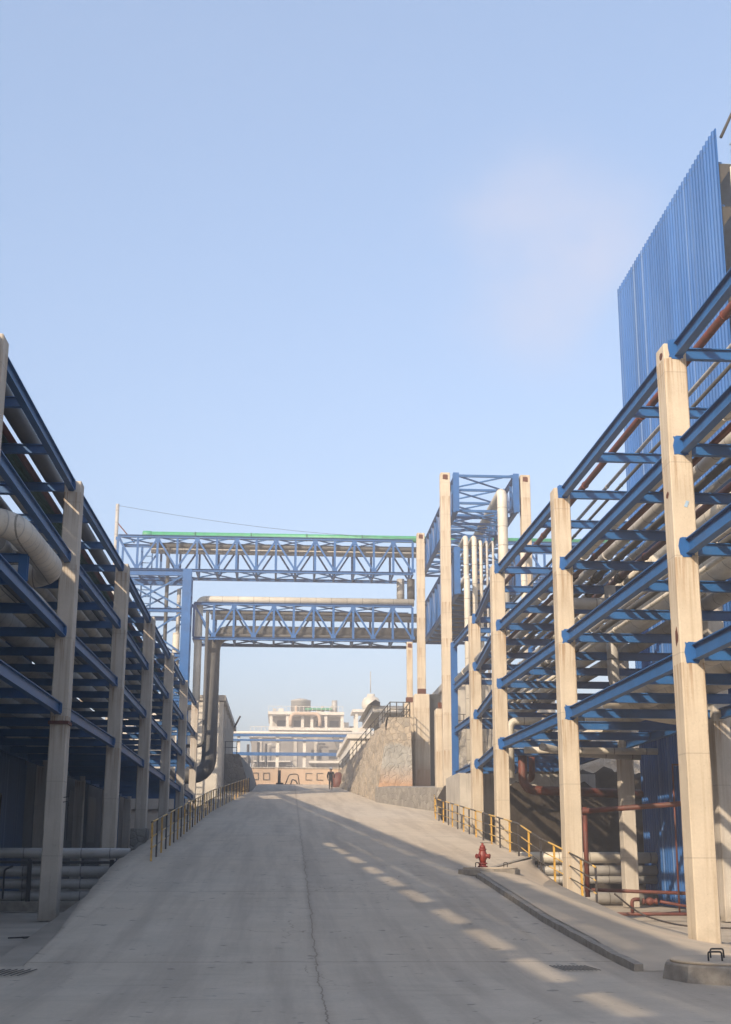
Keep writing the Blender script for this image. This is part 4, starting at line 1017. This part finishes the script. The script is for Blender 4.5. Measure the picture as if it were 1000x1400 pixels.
# vertical pipes at the end of the box trusses
g = "vertical pipes dropping at the tower bay"
pipe("riser_pipe", [(12.3, 84, 21.6), (12.3, 72.7, 21.9), (12.3, 72.7, 6)], 0.29, 'creamZ', "fattest cream vertical pipe dropping from the upper box truss", g, 0.5, 18)
for i, (x, y, zt, r, m, lb) in enumerate((
   (10.2, 72.9, 19.25, 0.15, 'creamZ', "first cream vertical pipe right of the tallest left column"),
   (10.68, 72.9, 19.25, 0.15, 'creamZ', "second cream vertical pipe right of the tallest left column"),
   (11.05, 72.9, 19.05, 0.09, 'creamZ', "slim cream vertical pipe third from the tallest left column"),
   (11.4, 72.9, 19.05, 0.07, 'greyZ', "thin grey vertical pipe fourth from the tallest left column"),
   (11.75, 72.9, 19.05, 0.07, 'greyZ', "thin grey vertical pipe fifth from the tallest left column"),
   (10.05, 71.6, 16.7, 0.17, 'creamZ', "shorter cream vertical pipe starting at the lower box truss"),
   (13.3, 71.9, 18.5, 0.18, 'creamZ', "cream vertical pipe beside the right corner column of the tower bay"))):
    pipe("riser_pipe", [(x, y + 8, zt - 0.15), (x, y, zt), (x, y, 5.4)], r, m, lb, g, 0.35, 14)

# ------------------------------------------------------------------ railings
def railing(label, pts, H, first_black=True, rails=(0.33, 0.64), loc=None):
    t = thing("railing", label, "railing", pts[0])
    for i, p in enumerate(pts):
        black = (i % 2 == 0) == first_black
        lean = random.uniform(-0.012, 0.012)
        obj("post", MB().bar((p[0], p[1], p[2] - 0.05), (p[0] + lean, p[1] + lean, p[2] + H), 0.05, 0.05), 'black' if black else 'yellow', t)
    for k, h in enumerate(tuple(rails) + (H,)):
        mb = MB().tube([(p[0] - 0.02, p[1] - 0.035, p[2] + h) for p in pts], 0.024 if h == H else 0.016, 8, 0)
        obj("rail", mb, 'rail', t)
    return t
ry = [34.0, 34.95, 35.9, 36.86, 37.9, 39.2, 40.9, 42.5, 44.4, 46.2, 48.1, 49.9, 51.7, 53.3, 55.1, 56.8, 58.2, 60, 61.7, 63.5, 65.5, 67.5, 69.5]
pts = []
for y in ry:
    x = 7.9 - 0.16*(y - 34) if y < 38.5 else pl([(38.5, 7.18), (63, 7.2), (71.5, 8.1)], y)
    z = pl([(34, 0.42), (34.95, 0.62), (35.9, 0.80), (36.86, 0.98), (37.9, 1.16), (39.2, 1.4), (40.9, rz(40.9))], y) if y < 40.9 else rz(y)
    pts.append((x, y, z))
railing("black and yellow striped steel railing along the right edge of the ramp", pts, 0.97)
pts = []; y = 38.5
while y < 106: pts.append((pl(LEFT, y) - 0.05, y, rz(y) + 0.02)); y += 1.56
railing("black and yellow striped steel railing along the left edge of the ramp", pts, 1.05, False)

# ------------------------------------------------------------------ hydrant and slabs
sz = rz(34.9) + 0.10
t = thing("hydrant_slab", "round concrete well cover with two lifting loops under the red hydrant", "well cover", (5.35, 34.9, sz))
obj("slab", MB().lathe((5.35, 34.9, sz - 0.12), [(0.80, 0), (0.80, 0.13), (0.78, 0.15)], 8, 'Z', False), 'kerb', t)
obj("lid", MB().lathe((5.38, 34.9, sz + 0.032), [(0.70, 0), (0.70, 0.035), (0.685, 0.045)], 40), 'walk', t)
for x in (5.0, 5.72): obj("handle", MB().tube([(x - 0.04, 34.6, sz + 0.07), (x - 0.04, 34.6, sz + 0.19), (x + 0.05, 34.6, sz + 0.19), (x + 0.05, 34.6, sz + 0.07)], 0.011, 6, 0.02), 'iron', t)
hz = sz + 0.077; hx, hy = 5.18, 34.85
t = thing("fire_hydrant", "small red fire hydrant with a flat bar key on top, standing on the round slab", "fire hydrant", (hx, hy, hz))
obj("base", MB().lathe((hx, hy, hz), [(0.085, 0), (0.13, 0.0), (0.13, 0.03), (0.085, 0.04), (0.085, 0.07), (0.12, 0.08), (0.12, 0.105), (0.08, 0.115)], 20), 'red', t)
obj("barrel", MB().lathe((hx, hy, hz + 0.115), [(0.08, 0), (0.085, 0.05), (0.11, 0.1), (0.118, 0.16), (0.11, 0.22), (0.088, 0.27), (0.085, 0.30), (0.10, 0.31), (0.10, 0.335), (0.08, 0.345)], 20), 'red', t)
obj("bonnet", MB().lathe((hx, hy, hz + 0.46), [(0.08, 0), (0.072, 0.05), (0.05, 0.085), (0.03, 0.1), (0.03, 0.13), (0.022, 0.14)], 18), 'red', t)
for s in (-1, 1):
    n_ = obj("nozzle", MB().tube([(hx + s*0.06, hy - 0.05, hz + 0.28), (hx + s*0.155, hy - 0.09, hz + 0.27)], 0.052, 14), 'red', t)
    obj("nozzle_cap", MB().tube([(hx + s*0.15, hy - 0.088, hz + 0.27), (hx + s*0.175, hy - 0.1, hz + 0.268)], 0.062, 8), 'red', n_)
obj("key_bar", MB().bar((hx - 0.06, hy, hz + 0.605), (hx + 0.24, hy, hz + 0.60), 0.025, 0.014), 'iron', t)
# foreground well
t = thing("well_cover", "big round raised concrete well cover with two bent bar handles in the right foreground", "well cover", (6.1, 18.6, 0))
obj("rim", MB().lathe((6.1, 18.6, 0), [(0.93, -0.02), (0.92, 0.06), (0.885, 0.22), (0.865, 0.245)], 10, 'Z', False), 'kerb', t)
obj("lid", MB().lathe((6.12, 18.6, 0.247), [(0.80, 0), (0.80, 0.028), (0.785, 0.036)], 44), 'walk', t)
for (x, y) in ((5.80, 18.25), (6.02, 18.85)): obj("handle", MB().tube([(x - 0.09, y, 0.27), (x - 0.09, y, 0.40), (x + 0.09, y, 0.40), (x + 0.09, y - 0.02, 0.27)], 0.012, 8, 0.03), 'iron', t)
# drain grates (set in the road)
def grate(x, y, w, d, n, label, skew=0.0):
    t = thing("drain_grate", label, "drain grate", (x, y, 0.03))
    z = rz(y) + 0.022
    for i in range(n):
        a = x - w/2 + w*i/(n-1)
        obj("bar", MB().prism([(a - w/n*0.13, y - d/2, z), (a + w/n*0.13, y - d/2, z), (a + w/n*0.13 + skew, y + d/2, z + 0.075*d*(1 if y > 20.5 else 0.4)), (a - w/n*0.13 + skew, y + d/2, z + 0.075*d*(1 if y > 20.5 else 0.4))], (0, 0, 0.006)), 'iron', t)
grate(-3.75, 19.2, 0.62, 0.75, 8, "slotted iron drain grate in the left foreground of the road", 0.12)
grate(4.25, 19.6, 0.5, 0.6, 10, "slotted iron drain grate near the lower end of the right kerb", -0.1)
tag(obj("steel_bar", MB().bar((-5.35, 28.0, 0.03), (-4.85, 28.2, 0.04), 0.04, 0.03).bar((-5.05, 28.0, 0.03), (-4.35, 28.9, 0.045), 0.04, 0.03), 'iron'), "broken dark strip lying on the ground near the first left column", "scrap")

# ------------------------------------------------------------------ far wall, barrier, rack and plant
t = thing("boundary_wall", "low orange dusted wall with square frames closing the top of the ramp", "wall", (1, 134.5, 8.4))
obj("wall_panel", MB().box(-6, 8, 134.5, 134.8, 8.0, 10.15), 'orange', t)
obj("coping", MB().box(-6, 8, 134.42, 134.88, 10.15, 10.25), 'plaster', t)
for x in (-2.9, -1.8, 2.4, 3.5, 4.6):
    m_ = MB(); a, b_, c, d_ = x, x + 0.65, 9.0, 9.65
    m_.box(a, b_, 134.44, 134.5, c, c + 0.06).box(a, b_, 134.44, 134.5, d_, d_ + 0.06).box(a, a + 0.06, 134.44, 134.5, c + 0.06, d_)
    if x < 0: m_.box(b_ - 0.06, b_, 134.44, 134.5, c + 0.06, d_)
    obj("square_frame", m_, 'greywall', t)
for x in (-3.3, -0.6, 5.9): obj("pier", MB().box(x, x + 0.25, 134.4, 134.5, 8.0, 10.15), 'orange', t)
t = thing("barrier_post", "stubby dark barrier post standing before the orange wall", "barrier", (-0.2, 131, 8.4))
obj("cabinet", MB().cbox(-0.33, -0.05, 131, 131.3, 8.3, 9.75, 0.03), 'iron', t)
obj("foot", MB().cbox(-0.5, 0.2, 130.8, 131.4, 8.3, 8.55, 0.03), 'iron', t)
t = thing("hoop_barrier", "dark bent tube hoop barrier beside the barrier post", "barrier", (0.9, 131, 8.4))
obj("hoop", MB().tube([(0.4, 131, 8.4), (0.75, 131, 9.35), (1.6, 131, 9.4), (1.75, 131, 8.35)], 0.05, 8, 0.25), 'iron', t)
obj("hoop", MB().tube([(0.9, 131.2, 8.35), (1.05, 131.2, 8.9), (1.45, 131.2, 8.75), (1.6, 131.2, 8.35)], 0.06, 8, 0.15), 'iron', t)
obj("foot", MB().cbox(0.2, 2.1, 130.9, 131.3, 8.3, 8.42, 0.03), 'iron', t)
# red tarp object near person
tag(obj("tarpaulin_heap", MB().lathe((5.1, 121.5, 7.4), [(0.7, 0), (0.66, 0.8), (0.5, 1.3), (0.2, 1.6)], 9), M['rust']), "dull red covered heap against the slope wall just behind the person", "covered heap")

t = thing("pipe_rack", "far pipe rack of white posts and two blue beams beyond the orange wall", "pipe rack", (2, 165, 8.4))
for x in (-6.2 + 0.9, -0.55, 2.75, 7.25, 12.0, 17.0): obj("column", MB().box(x - 0.19, x + 0.19, 165, 165.4, 8.2, 16.2), 'white', t)
for z, th in ((15.9, 0.3), (15.35, 0.22), (13.6, 0.38)):
    obj("beam", MB().box(-12, 18, 164.7, 165.0, z, z + th), 'blue', t)
pipe("pipe", [(-12, 165.8, 16.45), (18, 165.8, 16.45)], 0.16, 'white', "pale pipe on top of the far white posted rack")
g = "distant process pipes left of the far rack"
for i, (x, h, m, lb) in enumerate(((-4.3, 15.5, 'darkZ', "tallest dark vertical pipe of the distant group on the left"), (-3.0, 15.8, 'darkZ', "dark vertical pipe in front of the far plant's left end"), (-2.0, 15.6, 'darkZ', "dark vertical pipe third in the distant group"))):
    pipe("process_pipe", [(x, 172, 8), (x, 172, h)], 0.17, m, lb, g)
for i, x in enumerate((-6.3, -5.5, -4.9)):
    pipe("process_pipe", [(x, 168, 8), (x, 168, 13.0 - i*0.4), (x - 0.7, 168, 13.0 - i*0.4), (x - 0.7, 168, 8)], 0.16, 'blue_light', ["leftmost blue hooped pipe of the far rack", "middle blue hooped pipe of the far rack", "rightmost blue hooped pipe of the far rack"][i], g, 0.3)

def windows(parent, xs_, zs_, y, w, h, mat='darkwin'):
    for z in zs_:
        for x in xs_: obj("window", MB().box(x, x + w, y - 0.06, y + 0.3, z, z + h), mat, parent)
t = thing("plant_building", "large hazy concrete plant building with a roof tank behind the far rack", "building", (4, 232, 8))
M['plant'] = mat_generic('plant_render', (0.30, 0.275, 0.25), (0.20, 0.185, 0.17), 0.35, rough=0.9, streak=((0.12, 0.11, 0.1), 0.6))
obj("main_block", MB().box(-5.2, 14, 230, 250, 8, 21.4), 'plant', t)
obj("parapet", MB().box(-5.6, 1.6, 229.6, 250, 21.4, 22.0), 'white', t)
obj("roof_slab", MB().box(-2.3, 14.5, 229.4, 250, 22.6, 23.1), 'white', t)
obj("upper_wall", MB().box(-2.0, 14, 231, 249, 21.4, 22.6), 'plaster', t)
obj("upper_roof", MB().box(-2.5, 10.6, 229.6, 246, 25.3, 25.8), 'white', t)
for x in (-2.2, 0.6, 3.2, 4.8, 7.2, 10.0): obj("pier", MB().box(x, x + 0.5, 230, 230.5, 23.1, 25.3), 'white', t)
obj("core_wall", MB().box(-1.8, 10.2, 233, 246, 23.1, 25.3), 'plaster', t)
windows(t, (-0.9, 2.0, 5.8, 8.2), (23.6,), 233, 1.6, 1.0)
for x in (-4, -1, 2, 5.5, 9.5, 12.5): obj("pilaster", MB().box(x, x + 0.6, 229.8, 230, 8, 21.4), 'plaster', t)
windows(t, (5.0, 8.0, 10.8), (17.8, 13.8), 230, 1.8, 1.6)
obj("canopy", MB().box(4.6, 12.4, 227.5, 230, 17.0, 17.35), 'white', t)
obj("green_door", MB().box(1.3, 3.4, 229.8, 229.98, 10.8, 14.2), 'green', t)
obj("hopper", MB().quadbox([(9.5, 229, 19.4), (12.5, 229, 19.4), (12.5, 231, 19.4), (9.5, 231, 19.4), (8.2, 229, 22.5), (14.2, 229, 22.5), (14.2, 231, 22.5), (8.2, 231, 22.5)]), 'greywall', t)
rl = MB()
for k in range(12): rl.bar((-5.4 + k*0.62, 229.8, 22.0), (-5.4 + k*0.62, 229.8, 23.2), 0.08, 0.08)
rl.bar((-5.5, 229.8, 23.2), (1.6, 229.8, 23.2), 0.08, 0.08); obj("roof_rail", rl, 'white', t)
tk = obj("roof_tank", MB().lathe((3.2, 236, 25.8), [(1.75, 0), (1.75, 2.4), (1.8, 2.42), (1.8, 2.6), (1.0, 2.85), (0.15, 3.0)], 24), 'greyZ', t)
obj("tank_pipe", MB().tube([(1.4, 229.2, 23.3), (1.4, 229.2, 25.4), (6.4, 229.2, 25.4), (6.4, 229.2, 23.3)], 0.3, 10, 1.6), 'orange', t)
obj("stack", MB().tube([(9.0, 232, 25.8), (9.0, 232, 28.0)], 0.5, 12), 'greyZ', t)
obj("stack", MB().tube([(6.9, 232, 25.8), (6.9, 232, 27.0)], 0.3, 12), 'greyZ', t)
obj("gantry", MB().box(3.9, 8.5, 231, 233, 26.3, 26.6), 'green', t)
rp = random.Random(3)
for k in range(9):
    x = -4.6 + k*2.1 + rp.uniform(-.4, .4); z1 = rp.uniform(12, 21)
    obj("riser", MB().tube([(x, 229.3, 8), (x, 229.3, z1), (x + rp.choice((-1, 1))*rp.uniform(.6, 1.6), 229.3, z1)], rp.uniform(.1, .22), 8, .3), rp.choice(['greyZ', 'darkZ', 'creamZ', 'white']), t)
for (x0, x1, z) in ((-5, 4, 12.6), (4.5, 13, 12.2), (-4.8, 1.5, 17.2)):
    obj("walkway", MB().box(x0, x1, 228.4, 229.9, z, z + 0.18), 'white', t)
    mb_ = MB()
    q_ = x0
    while q_ < x1: mb_.bar((q_, 228.45, z + .18), (q_, 228.45, z + 1.2), .07, .07); q_ += 0.9
    mb_.bar((x0, 228.45, z + 1.2), (x1, 228.45, z + 1.2), .07, .07); obj("walkway_rail", mb_, 'greyZ', t)
for k in range(10):
    x = rp.uniform(-2, 12.5); w_ = rp.uniform(.3, 1.1); h_ = rp.uniform(.4, 1.5)
    obj("roof_unit", MB().cbox(x, x + w_, 231.5 + k*.3, 232.2 + k*.3 + w_, 25.8 if x < 9.5 else 23.1, (25.8 if x < 9.5 else 23.1) + h_, .04), rp.choice(['greyZ', 'white', 'plaster', 'orange']), t)
mb_ = MB()
for k in range(18): mb_.bar((-2.4 + k*.75, 229.7, 25.8), (-2.4 + k*.75, 229.7, 26.7), .06, .06)
mb_.bar((-2.4, 229.7, 26.7), (10.5, 229.7, 26.7), .06, .06); obj("roof_rail", mb_, 'white', t)
t = thing("process_tower", "hazy open frame process tower with a domed vessel and thin antenna", "tower", (15, 226, 8))
for x in (12.2, 14.3, 17.0, 18.8):
    for y in (224, 229): obj("post", MB().box(x, x + 0.45, y, y + 0.45, 8, 25.6), 'white', t)
for z in (18.6, 21.6, 25.2): obj("floor_slab", MB().box(11.7, 19.8, 223.5, 230, z, z + 0.45), 'white', t)
obj("vessel", MB().lathe((15.0, 226.5, 25.65), [(1.3, 0), (1.6, 0.8), (1.6, 1.5), (1.25, 2.2), (0.7, 2.5), (0.65, 2.9), (0.1, 2.95)], 20), 'creamZ', t)
obj("antenna", MB().tube([(14.9, 226.5, 28.8), (14.9, 226.5, 32.4)], 0.08, 6), 'greyZ', t)
obj("vessel", MB().lathe((15.5, 227, 19.05), [(1.1, 0), (1.1, 2.2), (0.3, 2.5)], 16), 'greyZ', t)
obj("brace", MB().bar((12.3, 223.9, 22), (16.8, 223.9, 25.2), 0.2, 0.2), 'white', t)
t = thing("plant_annex", "low hazy annex with dark openings left of the plant building", "building", (-14, 240, 8))
obj("wall", MB().box(-26, -5.8, 236, 250, 8, 18.4), 'greywall', t)
windows(t, (-22, -18, -14, -10), (14.5, 11), 236, 2.0, 1.6)
obj("roof", MB().box(-26.4, -5.6, 235.5, 250.4, 18.4, 18.9), 'plaster', t)

# frame buildings on the right terrace
t = thing("terrace_building", "pale concrete frame building with an overhanging roof on the right terrace", "building", (9, 112, 10.4))
obj("roof", MB().box(7.4, 16, 110, 124, 13.2, 13.75), 'white', t)
for x in (8.0, 11.5, 15.2): obj("post", MB().box(x, x + 0.5, 110.3, 110.8, 10.2, 13.2), 'white', t)
obj("eave", MB().prism([(7.0, 109.6, 13.75), (8.0, 109.6, 13.75), (8.0, 109.6, 14.0), (7.6, 109.6, 14.2)], (0, 14, 0)), 'darkwin', t)
obj("back_wall", MB().box(8.5, 15.8, 114, 123.8, 10.2, 13.19), 'greywall', t)
t = thing("side_building", "low pale building with rows of openings stepping down behind the slope wall", "building", (7, 132, 9))
obj("wall", MB().box(6.4, 9.5, 126, 150, 8.4, 12.4), 'white', t)
for k in range(8): obj("opening", MB().box(6.32, 6.5, 127 + k*2.8, 128.7 + k*2.8, 9.8, 11.4), 'darkwin', t)
obj("roof", MB().box(6.1, 9.8, 125.7, 150.3, 12.4, 12.8), 'white', t)
t = thing("arcade_building", "long pale building with a row of narrow openings seen between the tall columns", "building", (14, 110, 10.4))
obj("wall", MB().box(12.6, 20, 97, 130, 10.2, 14.2), 'plaster', t)
for k in range(16): obj("opening", MB().box(12.5, 12.7, 98 + k*1.9, 99.1 + k*1.9, 11.6, 13.2), 'darkwin', t)
obj("roof", MB().box(12.3, 20.3, 96.7, 130.3, 14.2, 14.7), 'plaster', t)

# ------------------------------------------------------------------ person
def skin(name, joints, edges, mat, parent, sub=1):
    me = bpy.data.meshes.new(name); org = wloc(parent)
    me.from_pydata([tuple(Vector(j[0]) * 1.0) for j in joints], edges, [])
    me.materials.append(M[mat] if isinstance(mat, str) else mat)
    o = bpy.data.objects.new(name, me); COL.objects.link(o); o.parent = parent
    md = o.modifiers.new("skin", 'SKIN')
    for i, j in enumerate(joints):
        sv = me.skin_vertices[0].data[i]; sv.radius = (j[1], j[2] if len(j) > 2 else j[1]); sv.use_root = (i == 0)
    s2 = o.modifiers.new("sub", 'SUBSURF'); s2.levels = 2; s2.render_levels = 2
    return o
M['skin'] = mat_generic("skin", (0.42, 0.25, 0.17), (0.36, 0.21, 0.14), 5, rough=0.6)
M['cloth'] = mat_generic("dark_jacket_cloth", (0.018, 0.02, 0.03), (0.012, 0.013, 0.018), 8, rough=0.9)
M['trouser'] = mat_generic("dark_trouser_cloth", (0.04, 0.035, 0.04), (0.025, 0.022, 0.025), 8, rough=0.9)
M['helmet'] = mat_generic("white_helmet", (0.75, 0.74, 0.72), (0.65, 0.64, 0.62), 3, rough=0.4)
py = 113.5
per = thing("person", "person in a dark jacket and trousers with a white hard hat walking down the ramp", "person", (4.15, py, rz(py) + 0.012))
body = skin("body", [((0, 0, 0.95), 0.12, 0.09), ((0, 0, 1.2), 0.13, 0.09), ((0, 0, 1.42), 0.13, 0.08), ((0, 0, 1.52), 0.05), ((0, -0.02, 1.62), 0.085, 0.095), ((0, -0.02, 1.70), 0.07, 0.085),
   ((-0.2, 0, 1.42), 0.05), ((-0.27, 0.02, 1.15), 0.042), ((-0.28, -0.08, 0.92), 0.034), ((-0.28, -0.10, 0.83), 0.03, 0.018),
   ((0.2, 0, 1.42), 0.05), ((0.27, 0.04, 1.15), 0.042), ((0.28, 0.02, 0.92), 0.034), ((0.28, 0.01, 0.83), 0.03, 0.018),
   ((-0.09, 0, 0.88), 0.075), ((-0.1, -0.08, 0.5), 0.055), ((-0.1, -0.06, 0.1), 0.04), ((-0.1, -0.2, 0.045), 0.035),
   ((0.09, 0, 0.88), 0.075), ((0.1, 0.02, 0.5), 0.055), ((0.1, 0.16, 0.12), 0.04), ((0.1, 0.04, 0.045), 0.035)],
   [(0,1),(1,2),(2,3),(3,4),(4,5),(2,6),(6,7),(7,8),(8,9),(2,10),(10,11),(11,12),(12,13),(0,14),(14,15),(15,16),(16,17),(0,18),(18,19),(19,20),(20,21)], 'skin', per)
skin("jacket", [((0, 0, 0.80), 0.15, 0.12), ((0, 0, 0.95), 0.17, 0.13), ((0, 0, 1.15), 0.175, 0.13), ((0, 0, 1.4), 0.17, 0.115), ((0, 0, 1.49), 0.085),
   ((-0.21, 0, 1.41), 0.075), ((-0.28, 0.02, 1.15), 0.065), ((-0.29, -0.08, 0.93), 0.052),
   ((0.21, 0, 1.41), 0.075), ((0.28, 0.04, 1.15), 0.065), ((0.29, 0.02, 0.93), 0.052)],
   [(0,1),(1,2),(2,3),(3,4),(3,5),(5,6),(6,7),(3,8),(8,9),(9,10)], 'cloth', per)
skin("trousers", [((0, 0, 0.93), 0.14, 0.11), ((-0.09, 0, 0.84), 0.10), ((-0.1, -0.08, 0.5), 0.078), ((-0.1, -0.06, 0.12), 0.06), ((0.09, 0, 0.84), 0.10), ((0.1, 0.02, 0.5), 0.078), ((0.1, 0.15, 0.14), 0.06)],
   [(0,1),(1,2),(2,3),(0,4),(4,5),(5,6)], 'trouser', per)
for s, y0 in ((-1, -0.12), (1, 0.1)):
    skin("shoe", [((s*0.1, y0 + 0.07, 0.06), 0.05), ((s*0.1, y0 - 0.12, 0.045), 0.045, 0.035)], [(0, 1)], 'cloth', per)
def lmb(c, prof, **k): 
    o = Vector(per.location); return MB().lathe(Vector(c) + o, prof, **k)
obj("hard_hat", lmb((0, -0.02, 1.68), [(0.165, 0), (0.165, 0.014), (0.14, 0.022), (0.138, 0.08), (0.11, 0.14), (0.06, 0.165), (0.02, 0.17)], seg=18), 'helmet', per)
obj('hair', lmb((0, 0.015, 1.60), [(0.085, 0), (0.105, 0.03), (0.108, 0.09)], seg=16), 'cloth', per)
for sx_ in (-1, 1):
    obj('eye', lmb((sx_*0.033, -0.113, 1.655), [(0.004, -0.008), (0.012, 0), (0.004, 0.008)], seg=8), 'black', per)
    obj('ear', lmb((sx_*0.092, -0.01, 1.63), [(0.008, -0.03), (0.016, 0), (0.008, 0.03)], seg=8), 'skin', per)
obj('nose', lmb((0, -0.118, 1.615), [(0.018, 0), (0.015, 0.012), (0.008, 0.04)], seg=8), 'skin', per)
obj('mouth', MB().box(4.15-0.024, 4.15+0.024, py-0.121, py-0.105, per.location.z+1.583, per.location.z+1.590), 'rust', per)

# ------------------------------------------------------------------ haze
hz_ = MB().box(-2500, 2500, -60, 3500, -30, 42)
m = bpy.data.materials.new("haze"); m.use_nodes = True; t = m.node_tree; t.nodes.clear()
pv = t.nodes.new("ShaderNodeVolumePrincipled"); pv.inputs["Color"].default_value = (0.84, 0.80, 0.78, 1); pv.inputs["Density"].default_value = 0.0028; pv.inputs["Anisotropy"].default_value = 0.0
mo = t.nodes.new("ShaderNodeOutputMaterial"); t.links.new(pv.outputs[0], mo.inputs["Volume"])
h = obj("haze", hz_, m); h['kind'] = 'stuff'
